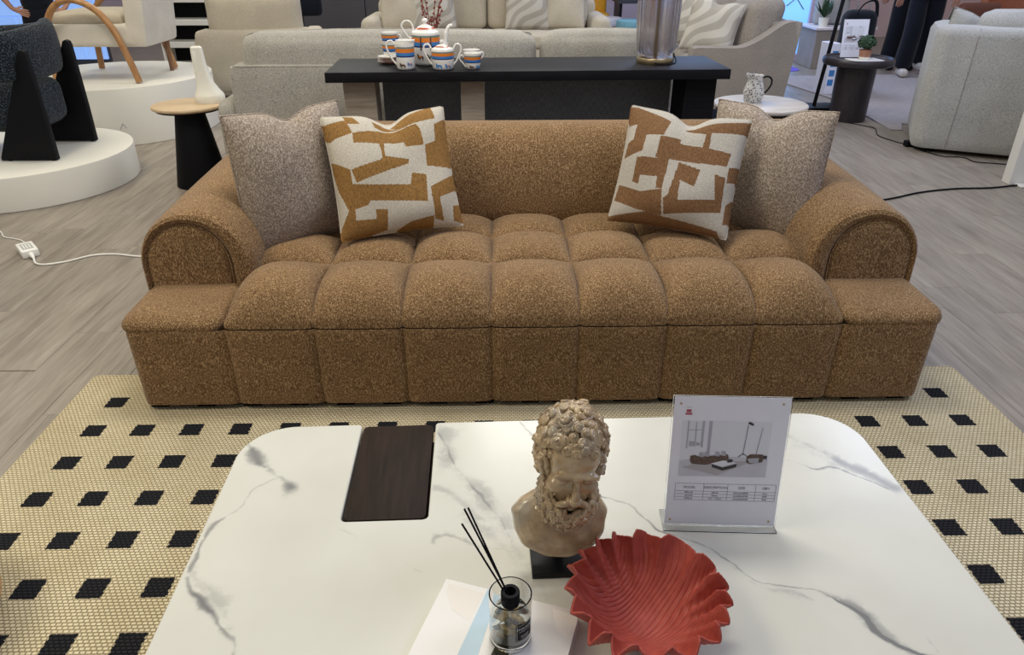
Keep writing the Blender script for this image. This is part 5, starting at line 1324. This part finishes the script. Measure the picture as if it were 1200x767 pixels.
# ------------------------------------------------------------------ right side: lamp, black table, rug, sofa
def build_right():
    t = thing('floor_lamp', 'black floor lamp with slanting pole and flat base', 'lamp', (2.90, 4.80, 0), 0)
    obj('base', prism(BM(), rrect(-0.17, 0.17, -0.13, 0.13, 0.06, 6), 0, 0.03, 0.004, 2), 'black_metal', t)
    obj('pole', tube(BM(), [(-0.06, 0, 0.028), (0.02, 0, 0.9), (0.10, 0, 1.75)], 0.017, 12), 'black_metal', t)
    obj('arm', tube(BM(), spline([(0.10, 0, 1.75), (0.05, -0.05, 1.92), (-0.20, -0.15, 1.98), (-0.40, -0.22, 1.92)], 6), 0.012, 10), 'black_metal', t)
    obj('shade', lathe(BM(), [(0.03, 0.12), (0.05, 0.11), (0.16, 0.0), (0.157, 0.0), (0.046, 0.105), (0.03, 0.115)], 36, T(-0.42, -0.23, 1.80)), 'black_metal', t)
    obj('power_cord', tube(BM(), spline([(0.06, -0.13, 0.010), (0.02, -0.3, 0.004), (0.0, -0.55, 0.004)], 6), 0.003, 6), 'black_matte', t)
    t = thing('black_side_table', 'round dark drum side table with raised rim, holding a plant', 'table', (2.945, 4.33, 0), 0)
    obj('top', lathe(BM(), [(0, 0.455), (0.262, 0.455), (0.278, 0.462), (0.286, 0.480), (0.284, 0.502), (0.274, 0.516), (0.262, 0.516), (0.252, 0.503), (0, 0.500)], 64), 'side_table_dark', t)
    obj('column', lathe(BM(), [(0, 0), (0.148, 0), (0.150, 0.004), (0.158, 0.455), (0, 0.455)], 48), 'side_table_dark', t)
    obj('power_cord', tube(BM(), spline([(-0.05, -0.148, 0.006), (0.02, -0.24, 0.004), (0.085, -0.36, 0.004), (0.00, -0.60, 0.004), (0.03, -0.78, 0.004), (0.075, -0.90, 0.006)], 8), 0.0035, 6), 'black_matte', t)
    z = 0.501
    t = thing('potted_plant', 'small round green plant in a terracotta pot on the dark drum table', 'plant', (2.935, 4.22, z+0.013), 0)
    obj('pot', lathe(BM(), [(0, 0), (0.040, 0), (0.043, 0.02), (0.050, 0.075), (0.046, 0.075), (0.040, 0.05), (0, 0.05)], 28, mats=[1, 1, 0, 0, 0, 0]), ['terracotta_pot', 'plaster_white'], t)
    rng = random.Random(5); b = BM()
    ell(b, (0, 0, 0.125), (0.055, 0.055, 0.045), None, 14, 9)
    for k in range(260):
        zz = rng.uniform(-0.5, 1); a = rng.uniform(0, 6.28); r = math.sqrt(1-zz*zz); n = Vector((r*math.cos(a), r*math.sin(a), zz)); c = Vector((0, 0, 0.125))+Vector((n.x*0.066, n.y*0.066, n.z*0.056))
        Q = n.to_track_quat('Z', 'Y').to_matrix().to_4x4(); M = T(*c) @ Q @ RZ(rng.uniform(0, 6.28)) @ RX(rng.uniform(0.3, 1.0))
        f = [b.verts.new(M @ Vector(p)) for p in ((0, -0.011, 0), (0.008, 0, 0.002), (0, 0.013, 0), (-0.008, 0, 0.002))]; b.faces.new(f)
    o = obj('foliage', b, 'leaf_green', t, smooth=False); o['kind'] = 'stuff'
    t = thing('thin_book', 'flat beige book under the little plant', 'book', (2.94, 4.205, z), 0.1)
    obj('cover', box(BM(), (-0.13, -0.07, 0), (0.13, 0.09, 0.012), 0.002, 1), 'book_white', t); obj('pages', box(BM(), (-0.127, -0.0715, 0.002), (0.127, -0.069, 0.010)), 'book_pages', t)
    s = sign_stand('acrylic_sign', 'upright acrylic price sheet behind the little plant', 'sign', T(2.905, 4.375, z) @ RZ(0.02), 0.214, 0.297, True)
    b = BM()
    # far rug
    o = obj('pale_rug', prism(BM(), [(2.95, 6.55), (3.22, 5.10), (3.13, 3.90), (3.225, 3.90), (3.33, 4.13), (4.75, 3.45), (5.9, 3.6), (6.4, 5.0), (6.2, 6.75)], 0, 0.011, 0.003, 1), 'pale_rug'); tag(o, 'pale beige loop rug beyond the dark drum table', 'rug')
    # grey sofa back, curved ends
    t = thing('grey_curved_sofa', 'pale grey sofa turned away at the right edge', 'sofa', (2.93, 3.235, 0), -0.455)
    F = 'cool_grey_weave'; Z = 0.86
    b = BM(); rr = []
    for ins, zz in ((0.02, 0.035), (0.006, 0.06), (0.0, 0.12), (-0.004, 0.45), (0.006, 0.80), (0.016, Z-0.025), (0.035, Z-0.006), (0.06, Z)):
        rr.append([(x, y, zz) for x, y in rrect(0.0+ins, 1.36-ins, 0.0+ins, 0.30-ins, 0.10-ins*0.5, 8)])
    loft(b, rr); obj('back', b, F, t)
    b = BM(); rr = []
    for ins, zz in ((0.02, 0.035), (0.0, 0.08), (0.0, 0.78), (0.02, 0.82), (0.06, 0.835)): rr.append([(x, y, zz) for x, y in rrect(0.0+ins, 0.24-ins, 0.05+ins, 0.95-ins, 0.09-ins*0.5, 8)])
    loft(b, rr); obj('arm', b, F, t)
    b = BM(); softbox(b, (0.20, 0.28, 0.05), (1.33, 0.95, 0.44), 0.05, 6); obj('seat', b, F, t)
    for x0 in (0.26,):
        b = BM(); softbox(b, (x0, 0.16, 0.44), (x0+1.04, 0.42, 0.955), 0.08, 8, (0, 0.02, 0.015)); obj('back_cushion', b, F, t)
    for x in (0.235,): obj('seam', tube(BM(), [(x, -0.001, 0.06), (x+0.012, -0.006, 0.45), (x+0.02, 0.005, 0.80), (x+0.025, 0.033, Z-0.004)], 0.0025, 6), 'taupe_weave', t)
    for x, y in ((0.15, 0.12), (1.2, 0.12), (0.12, 0.85), (1.2, 0.85)): obj('foot', lathe(BM(), [(0, 0), (0.03, 0), (0.03, 0.05), (0, 0.05)], 14, T(x, y, 0)), 'black_matte', t)
    t = cushion('throw_cushion', 'pale grey cushion peeking above the pale grey sofa back', 0.42, 0.42, 0.15, 20, 'cool_grey_weave', (3.42, 3.62, 0.71), 2.69, 0.2, 0.2, 40, 0.02)
    # cords on the floor
    b = BM(); tube(b, spline([(1.75, 1.75, 0.006), (2.05, 2.02, 0.006), (2.292, 2.133, 0.006), (2.523, 2.245, 0.006), (2.773, 2.31, 0.006), (2.998, 2.322, 0.006), (3.27, 2.38, 0.006), (3.7, 2.36, 0.006)], 8), 0.0055, 8)
    t = thing('extension_cable', 'dark cord with pale tape running to the white partition', 'cord', (0, 0, 0)); obj('cable', b, 'black_matte', t)
    obj('tape', box(BM(), (3.20, 2.33, 0.0), (3.27, 2.40, 0.0125), 0.003, 1), 'white_plastic', t)
    t = thing('plug_cord', 'thin black lead with plug at the corner of the pale grey sofa', 'cord', (0, 0, 0))
    obj('plug', box(BM(), (2.985, 3.36, 0.0), (3.045, 3.42, 0.045), 0.010, 2), 'black_matte', t)
    obj('cable', tube(BM(), spline([(3.03, 3.35, 0.006), (3.10, 3.10, 0.005), (3.245, 3.05, 0.004), (3.26, 2.935, 0.004), (3.385, 2.885, 0.004), (3.75, 2.75, 0.004)], 8), 0.0035, 6), 'black_matte', t)
build_right()

def build_adapter():
    t = thing('power_adapter', 'white power adapter with its lead on the floor at left', 'adapter', (-2.463, 1.372, 0), -0.86)
    obj('body', box(BM(), (-0.075, -0.038, 0), (0.075, 0.038, 0.038), 0.006, 2), 'white_plastic', t)
    obj('rating_label', box(BM(), (-0.045, -0.024, 0.0375), (0.045, 0.024, 0.0383)), 'grey_print', t)
    for k in range(3): obj('rating_print', box(BM(), (-0.035, -0.016+0.013*k, 0.0383), (0.032, -0.010+0.013*k, 0.0386)), 'white_plastic', t)
    obj('plug', tube(BM(), [(0.072, 0, 0.017), (0.095, 0, 0.016), (0.125, 0, 0.012)], [0.013, 0.011, 0.005], 10), 'white_plastic', t)
    R = RZ(0.86) @ T(2.463, -1.372, 0)
    pts = [R @ Vector(p) for p in ((-2.382, 1.278, 0.012), (-2.345, 1.228, 0.006), (-2.29, 1.215, 0.005), (-2.211, 1.250, 0.005), (-2.123, 1.325, 0.005), (-2.021, 1.340, 0.005), (-1.90, 1.311, 0.005), (-1.72, 1.28, 0.005), (-1.5, 1.35, 0.005))]
    obj('lead', tube(BM(), spline(pts, 8), 0.0048, 8), 'white_plastic', t)
    pts = [R @ Vector(p) for p in ((-2.515, 1.432, 0.018), (-2.545, 1.49, 0.006), (-2.60, 1.545, 0.004), (-2.66, 1.575, 0.004), (-2.72, 1.60, 0.004), (-2.80, 1.69, 0.004), (-2.95, 1.75, 0.004))]
    obj('thin_lead', tube(BM(), spline(pts, 8), 0.003, 8), 'white_plastic', t)
build_adapter()

def build_stool():
    t = thing('rope_stool', 'low round tan rope stool with white band at the left edge', 'stool', (-1.492, -0.955, 0.0113), 0)
    R = 0.245
    obj('body', lathe(BM(), [(0, 0), (R*0.86, 0), (R*0.97, 0.04), (R, 0.12), (R*0.97, 0.20), (R*0.90, 0.24), (0, 0.25)], 56), 'rope_tan', t)
    for z, rr in ((0.16, R*1.0), (0.185, R*0.99), (0.04, R*0.985)): obj('rope_coil', tube(BM(), [(rr*math.cos(a), rr*math.sin(a), z) for a in np.linspace(0, 2*PI, 60, endpoint=False)], 0.012, 8, closed=True), 'rope_tan', t)
    obj('white_band', lathe(BM(), [(R*1.0, 0.075), (R*1.015, 0.085), (R*1.015, 0.135), (R*1.0, 0.145)], 56), 'white_linen', t)
build_stool()

# ------------------------------------------------------------------ people
def skin_obj(name, V, E, Rr, mat, parent, sub=2):
    me = bpy.data.meshes.new(name); me.from_pydata([tuple(v) for v in V], E, []); me.materials.append(MATS[mat])
    o = link(bpy.data.objects.new(name, me), parent)
    m = o.modifiers.new('skin', 'SKIN'); m.use_smooth_shade = True
    d = me.skin_vertices[0].data
    for i, r in enumerate(Rr):
        d[i].radius = (r, r) if not isinstance(r, tuple) else r; d[i].use_root = (i == 0)
    s = o.modifiers.new('sub', 'SUBSURF'); s.levels = sub; s.render_levels = sub
    return o
def person(label, loc, rotz, legs, arms, top='black_cloth', trousers='black_cloth', shoe='shoe_white', h=1.0, head_turn=0.0, lanyard=False):
    """faces -y. legs/arms: dict of joints for left (-x) and right (+x)"""
    t = thing('person', label, 'person', loc, rotz)
    V, E, R = [], [], []
    def add(p, r, par=None):
        V.append(Vector(p)*h); R.append(r*h if not isinstance(r, tuple) else (r[0]*h, r[1]*h)); i = len(V)-1
        if par is not None: E.append((par, i))
        return i
    pel = add((0, 0, 0.93), 0.11); wst = add((0, 0, 1.06), 0.105, pel); ch = add((0, -0.005, 1.24), 0.12, wst); nb = add((0, 0, 1.40), 0.060, ch); nk = add((0, -0.012, 1.47), 0.050, nb)
    h1 = add((0, -0.02, 1.54), 0.062, nk); h2 = add((0, -0.012, 1.62), 0.080, h1); h3 = add((0, -0.005, 1.68), 0.060, h2)
    for s in (-1, 1):
        L = legs[s]; A = arms[s]
        hp = add((s*0.09, 0, 0.86), 0.075, pel); kn = add(L[0], 0.055, hp); an = add(L[1], 0.036, kn); add(Vector(L[1])+Vector((0, -0.12, -0.05)), 0.030, an)
        sh = add((s*0.17, 0, 1.36), 0.052, nb); el = add(A[0], 0.036, sh); wr = add(A[1], 0.023, el)
        d = (Vector(A[2])-Vector(A[1])).normalized(); pm = add(Vector(A[1])+d*0.045, (0.034, 0.018), wr)
        side = d.cross(Vector((0, 1, 0))); side = side.normalized() if side.length > 0.1 else Vector((1, 0, 0)); curl = side.cross(d)
        for k, (o_, ln) in enumerate(((-0.026, 0.068), (-0.009, 0.078), (0.009, 0.074), (0.026, 0.060))):
            a = add(Vector(A[1])+d*0.088+side*o_, 0.0095, pm); c = add(Vector(A[1])+d*(0.088+ln*0.5)+side*o_*1.1+curl*0.010, 0.0085, a); add(Vector(A[1])+d*(0.088+ln*0.9)+side*o_*1.1+curl*0.028, 0.0075, c)
        a = add(Vector(A[1])+d*0.050-side*0.040*s+curl*0.010, 0.010, pm); add(Vector(A[1])+d*0.088-side*0.048*s+curl*0.022, 0.0085, a)
    body = skin_obj('body', V, E, R, 'skin', t)
    # face
    b = BM(); ell(b, (0, -0.100, 1.585), (0.010, 0.018, 0.016)); b.transform(Matrix.Diagonal((h, h, h, 1))); obj('nose', b, 'skin', t)
    for s in (-1, 1):
        b = BM(); ell(b, (s*0.030, -0.083, 1.612), (0.011, 0.006, 0.007)); b.transform(Matrix.Diagonal((h, h, h, 1))); obj('eye', b, 'ink', t)
        b = BM(); ell(b, (s*0.080, 0.0, 1.60), (0.010, 0.018, 0.028)); b.transform(Matrix.Diagonal((h, h, h, 1))); obj('ear', b, 'skin', t)
    b = BM(); ell(b, (0, -0.088, 1.548), (0.024, 0.008, 0.006)); b.transform(Matrix.Diagonal((h, h, h, 1))); obj('mouth', b, 'red_glaze', t)
    b = BM(); ell(b, (0, 0.018, 1.655), (0.090, 0.100, 0.085)); ell(b, (0, 0.050, 1.56), (0.075, 0.055, 0.09)); b.transform(Matrix.Diagonal((h, h, h, 1))); obj('hair', b, 'hair_black', t)
    # clothes
    V, E, R = [], [], []
    p = add((0, 0, 0.94), (0.165, 0.125)); add((0, 0, 1.03), (0.150, 0.115), p)
    for s in (-1, 1):
        L = legs[s]; a = add((s*0.095, 0, 0.84), 0.100, p); mid = (Vector((s*0.095, 0, 0.84))+Vector(L[0]))/2; m1 = add(mid, 0.104, a); k = add(L[0], 0.100, m1); m2 = add((Vector(L[0])+Vector(L[1]))/2, 0.102, k); add(Vector(L[1])+Vector((0, 0, -0.02)), 0.108, m2)
    skin_obj('trousers', V, E, R, trousers, t)
    V, E, R = [], [], []
    p = add((0, 0, 0.90), (0.178, 0.138)); w_ = add((0, 0, 1.06), (0.158, 0.122), p); c = add((0, -0.005, 1.24), (0.172, 0.132), w_); n_ = add((0, 0, 1.38), (0.085, 0.075), c)
    for s in (-1, 1):
        sh = add((s*0.165, 0, 1.35), 0.075, n_); add((Vector((s*0.17, 0, 1.36))*0.4+Vector(arms[s][0])*0.6), 0.062, sh)
    skin_obj('shirt', V, E, R, top, t)
    for s in (-1, 1):
        L = legs[s]; q = Vector(L[1]); zf = q.z-0.085
        b = BM(); softbox(b, (q.x-0.045, q.y-0.19, zf), (q.x+0.045, q.y+0.07, zf+0.085), 0.035, 6); b.transform(Matrix.Diagonal((h, h, h, 1))); obj('shoe', b, shoe, t)
    return t
def build_people():
    A = {-1: ((-0.25, 0.02, 1.10), (-0.29, -0.03, 0.88), (-0.29, -0.04, 0.76)), 1: ((0.25, 0.02, 1.10), (0.27, -0.06, 0.88), (0.26, -0.08, 0.76))}
    Lw = {-1: ((-0.10, -0.08, 0.47), (-0.11, 0.02, 0.09)), 1: ((0.10, 0.06, 0.48), (0.12, 0.26, 0.13))}
    t = person('person in black shirt and wide black trousers walking beside the pink wall', (4.62, 6.52, 0.011), -0.25, Lw, A)
    b = BM(); lathe(b, [(0.026, 0), (0.029, 0.003), (0.026, 0.006)], 20, T(0.27, -0.06, 0.885)); obj('bracelet', b, 'ink', t)
    b = BM(); tube(b, spline([(-0.06, -0.05, 1.40), (-0.045, -0.145, 1.20), (-0.02, -0.150, 0.95)], 5), 0.005, 6); obj('lanyard', b, 'white_vinyl', t); obj('badge', box(BM(), (-0.05, -0.16, 0.83), (0.01, -0.152, 0.93), 0.004, 1), 'white_plastic', t)
    Ls = {-1: ((-0.10, -0.02, 0.47), (-0.11, 0.02, 0.09)), 1: ((0.10, -0.02, 0.47), (0.11, 0.02, 0.09))}
    t = person('person in black half hidden behind the walking person', (4.74, 7.10, 0.0), -0.2, Ls, A, shoe='black_cloth')
    obj('badge', box(BM(), (-0.12, -0.17, 0.86), (-0.05, -0.162, 0.96), 0.004, 1), 'teal_vinyl', t)
    Ah = {-1: ((-0.34, 0.07, 1.12), (-0.22, -0.06, 0.96), (-0.10, -0.12, 0.92)), 1: ((0.34, 0.06, 1.12), (0.24, -0.06, 0.95), (0.14, -0.11, 0.90))}
    person('person in black tee with hand on hip behind the wooden-armed chair', (-4.26, 5.20, 0.0), 0.35, Ls, Ah, h=0.88)
    t = person('person in slate trousers holding a black bag by the charcoal partition', (-2.42, 6.65, 0.0), 0.2, Ls, A, 'white_linen', 'slate_cloth')
    b = BM(); softbox(b, (0.10, -0.22, 0.66), (0.40, -0.10, 0.86), 0.05, 6); tube(b, spline([(0.14, -0.16, 0.85), (0.18, -0.16, 0.97), (0.32, -0.16, 0.97), (0.36, -0.16, 0.85)], 5), 0.010, 8); o = obj('handbag', b, 'black_cloth'); o.location = (-2.42, 6.65, 0); o.rotation_euler = (0, 0, 0.2)
    tag(o, 'black handbag held by the person in slate trousers', 'bag')
build_people()

# ------------------------------------------------------------------ far background furniture
def build_far():
    t = thing('trolley', 'steel handle trolley behind the drum table', 'trolley', (3.56, 5.75, 0.011), 0.0)
    for s in (-0.062, 0.062): obj('handle_rail', tube(BM(), [(s, 0, 0.10), (s, 0, 0.90)], 0.008, 8), 'steel', t)
    obj('handle_grip', tube(BM(), [(-0.062, 0, 0.90), (0.062, 0, 0.90)], 0.012, 8), 'black_matte', t)
    obj('platform', box(BM(), (-0.15, -0.20, 0.085), (0.15, 0.05, 0.105), 0.004, 1), 'black_metal', t)
    for x in (-0.14, 0.14): obj('wheel', lathe(BM(), [(0, -0.012), (0.045, -0.012), (0.05, 0), (0.045, 0.012), (0, 0.012)], 20, T(x, 0.02, 0.05) @ RY(PI/2)), 'black_matte', t)
    t = thing('black_backpack', 'black backpack propped on the steel trolley', 'bag', (3.47, 5.72, 0.125), 0)
    b = BM(); softbox(b, (-0.17, -0.26, 0.0), (0.15, -0.03, 0.66), 0.09, 8, (0, 0.02, 0)); obj('body', b, 'black_cloth', t)
    obj('strap', tube(BM(), spline([(-0.10, -0.22, 0.60), (-0.04, -0.26, 0.72), (0.07, -0.25, 0.74), (0.13, -0.20, 0.60)], 6), 0.016, 8, flat=0.4), 'black_cloth', t)
    obj('pocket', softbox(BM(), (-0.13, -0.30, 0.06), (0.11, -0.22, 0.30), 0.03, 5), 'black_cloth', t)
    t = thing('blue_carton', 'white and blue printed carton beside the backpack', 'box', (3.22, 5.55, 0.011), 0.15)
    obj('carton', box(BM(), (-0.05, -0.10, 0), (0.05, 0.10, 0.48), 0.004, 1), 'paper_white', t)
    for k in range(4): obj('printed_letter', box(BM(), (-0.03, -0.1008, 0.08+0.09*k), (0.03, -0.1002, 0.14+0.09*k)), 'blue_glaze', t)
    # low display counter with white cloth
    t = thing('display_counter', 'dark display counter with papers behind the drum table', 'counter', (4.15, 7.12, 0), 0)
    obj('body', box(BM(), (-0.45, 0, 0), (0.25, 0.50, 0.44), 0.006, 1), 'taupe_weave', t); obj('top', box(BM(), (-0.47, -0.02, 0.44), (0.27, 0.52, 0.47), 0.004, 1), 'white_vinyl', t)
    o = obj('display_cushion', softbox(BM(), (-0.20, 0, 0), (0.20, 0.16, 0.36), 0.06, 8, (0, 0.03, 0)), 'cool_grey_weave'); o.location = (3.98, 7.40, 0.47); tag(o, 'pale grey cushion standing on the display counter', 'cushion')
    o = obj('paper_pile', box(box(BM(), (-0.12, -0.10, 0), (0.12, 0.08, 0.012)), (-0.10, -0.09, 0.012), (0.10, 0.08, 0.026), M=RZ(0.2)), 'paper_white'); o.location = (4.27, 7.28, 0.47); tag(o, 'loose white papers on the display counter', 'papers')
    # leafy plant behind the backpack
    t = thing('leafy_plant', 'leafy green plant standing on the display counter', 'plant', (3.80, 7.22, 0.47), 0)
    obj('pot', lathe(BM(), [(0, 0), (0.05, 0), (0.06, 0.10), (0, 0.10)], 20), 'plaster_white', t); rng = random.Random(3)
    for k in range(14):
        a = rng.uniform(0, 6.28); L = rng.uniform(0.12, 0.26); M = T(0, 0, 0.10) @ RZ(a) @ RY(rng.uniform(0.1, 0.8))
        b = BM(); f = [b.verts.new(M @ Vector(p)) for p in ((0, -0.006, 0), (0.01, -0.03, L*0.5), (0, 0, L), (0.01, 0.03, L*0.5), (0, 0.006, 0))]; b.faces.new(f); obj('leaf', b, 'leaf_green', t, smooth=False)
    # floor spots
    o = obj('violet_mat', prism(BM(), rrect(2.75, 3.55, 6.95, 7.35, 0.15, 6), 0, 0.006, 0.002, 1), 'violet_mat'); tag(o, 'violet rounded mat in front of the blue display', 'mat')
    o = obj('purple_pouf', lathe(BM(), [(0, 0), (0.22, 0), (0.25, 0.05), (0.24, 0.12), (0.18, 0.16), (0, 0.17)], 36), 'purple_felt'); o.location = (5.25, 7.5, 0); tag(o, 'low purple pouf behind the walking person', 'pouf')
    # orange tub chair far right
    t = thing('orange_tub_chair', 'orange leather tub chair at the far right', 'chair', (7.35, 9.1, 0), -0.3)
    obj('seat', softbox(BM(), (-0.34, -0.34, 0.16), (0.34, 0.30, 0.42), 0.07, 8, (0, 0, 0.02)), 'orange_leather', t)
    sec = []
    for i in range(25):
        a = PI*(0.0+1.0*i/24); p = Vector((0.42*math.cos(a), 0.05+0.40*math.sin(a), 0)); n = Vector((math.cos(a), math.sin(a), 0)); hi = 0.52+0.26*math.sin(a)
        sec.append([p+n*x+Vector((0, 0, z)) for x, z in ((-0.05, 0.14), (0.05, 0.14), (0.06, 0.4), (0.05, hi-0.03), (0.02, hi), (-0.02, hi), (-0.05, hi-0.03))])
    obj('wrap_back', loft(BM(), sec), 'orange_leather', t)
    for x in (-0.28, 0.28):
        for y in (-0.25, 0.30): obj('leg', lathe(BM(), [(0, 0), (0.014, 0), (0.018, 0.17), (0, 0.17)], 10, T(x, y, 0)), 'walnut_leg', t)
    t = thing('brown_tub_chair', 'brown leather low chair before the orange tub chair', 'chair', (6.65, 8.5, 0), 0.2)
    obj('seat', softbox(BM(), (-0.30, -0.30, 0.14), (0.30, 0.30, 0.40), 0.07, 8), 'brown_leather', t); obj('back', softbox(BM(), (-0.32, 0.20, 0.14), (0.32, 0.34, 0.62), 0.06, 8), 'brown_leather', t)
    for x in (-0.24, 0.24):
        for y in (-0.22, 0.22): obj('leg', lathe(BM(), [(0, 0), (0.014, 0), (0.018, 0.15), (0, 0.15)], 10, T(x, y, 0)), 'walnut_leg', t)
    t = thing('topiary_cone', 'dark green cone topiary behind the pale grey sofa', 'plant', (5.75, 7.9, 0), 0)
    obj('pot', lathe(BM(), [(0, 0), (0.09, 0), (0.11, 0.20), (0, 0.20)], 20), 'plaster_white', t); obj('cone', lathe(BM(), [(0, 0.20), (0.10, 0.22), (0.02, 0.62), (0, 0.64)], 24, rad=lambda a: 1+0.08*math.sin(9*a)), 'leaf_green', t)
    # coloured seats in the middle distance
    t = thing('yellow_chair', 'yellow chair beyond the cream sofa', 'chair', (1.30, 9.45, 0), 0)
    obj('backrest', softbox(BM(), (-0.25, 0.10, 0.42), (0.22, 0.20, 0.86), 0.05, 8), 'yellow_vinyl', t); obj('seat', softbox(BM(), (-0.25, -0.30, 0.38), (0.22, 0.20, 0.46), 0.035, 6), 'yellow_vinyl', t)
    for x in (-0.20, 0.18):
        for y in (-0.24, 0.15): obj('leg', lathe(BM(), [(0, 0), (0.012, 0), (0.015, 0.39), (0, 0.39)], 10, T(x, y, 0)), 'black_metal', t)
    def stool(label, x, y, r, h, mat):
        t = thing('round_stool', label, 'stool', (x, y, 0), 0, 'coloured stools in the middle distance')
        obj('seat', lathe(BM(), [(0, h-0.10), (r*0.96, h-0.10), (r, h-0.06), (r*0.97, h-0.01), (r*0.85, h), (0, h+0.006)], 40), mat, t)
        for k in range(3): obj('leg', tube(BM(), [(r*0.55*math.cos(k*2.09+0.5), r*0.55*math.sin(k*2.09+0.5), h-0.10), (r*0.80*math.cos(k*2.09+0.5), r*0.80*math.sin(k*2.09+0.5), 0.0)], 0.012, 8), 'black_metal', t)
    stool('round teal stool left of the fluted lamp', 1.66, 8.15, 0.20, 0.47, 'teal_vinyl'); stool('round white stool between the yellow chair and the teal stool', 1.42, 8.75, 0.22, 0.45, 'white_vinyl'); stool('round yellow stool partly hidden below the teal stool', 1.72, 7.65, 0.18, 0.38, 'yellow_vinyl')
    t = thing('dark_desk', 'dark desk with a red rail left of the fluted lamp', 'desk', (2.05, 9.3, 0), 0)
    obj('top', box(BM(), (-0.45, -0.3, 0.60), (0.5, 0.3, 0.64), 0.004, 1), 'charcoal_wall', t); obj('side', box(BM(), (0.02, -0.28, 0), (0.48, 0.28, 0.60), 0.004, 1), 'teal_vinyl', t)
    obj('leg', box(BM(), (-0.42, -0.26, 0), (-0.38, 0.26, 0.60), 0.003, 1), 'black_metal', t)
    obj('rail', tube(BM(), [(-0.45, -0.28, 0.66), (0.1, -0.1, 0.80)], 0.02, 8), 'twig_red', t)
    t = thing('tall_shelf', 'black and white shelf unit behind the cream armchair', 'shelf', (-3.62, 6.95, 0), 0)
    obj('back', box(BM(), (-0.35, 0.30, 0), (0.35, 0.32, 1.5)), 'black_matte', t)
    for k in range(6): obj('shelf_board', box(BM(), (-0.35, 0, 0.05+0.24*k), (0.35, 0.30, 0.11+0.24*k), 0.003, 1), 'wall_white', t)
    for s in (-0.36, 0.34): obj('side_board', box(BM(), (s, 0, 0), (s+0.02, 0.32, 1.5)), 'wall_white', t)
build_far()
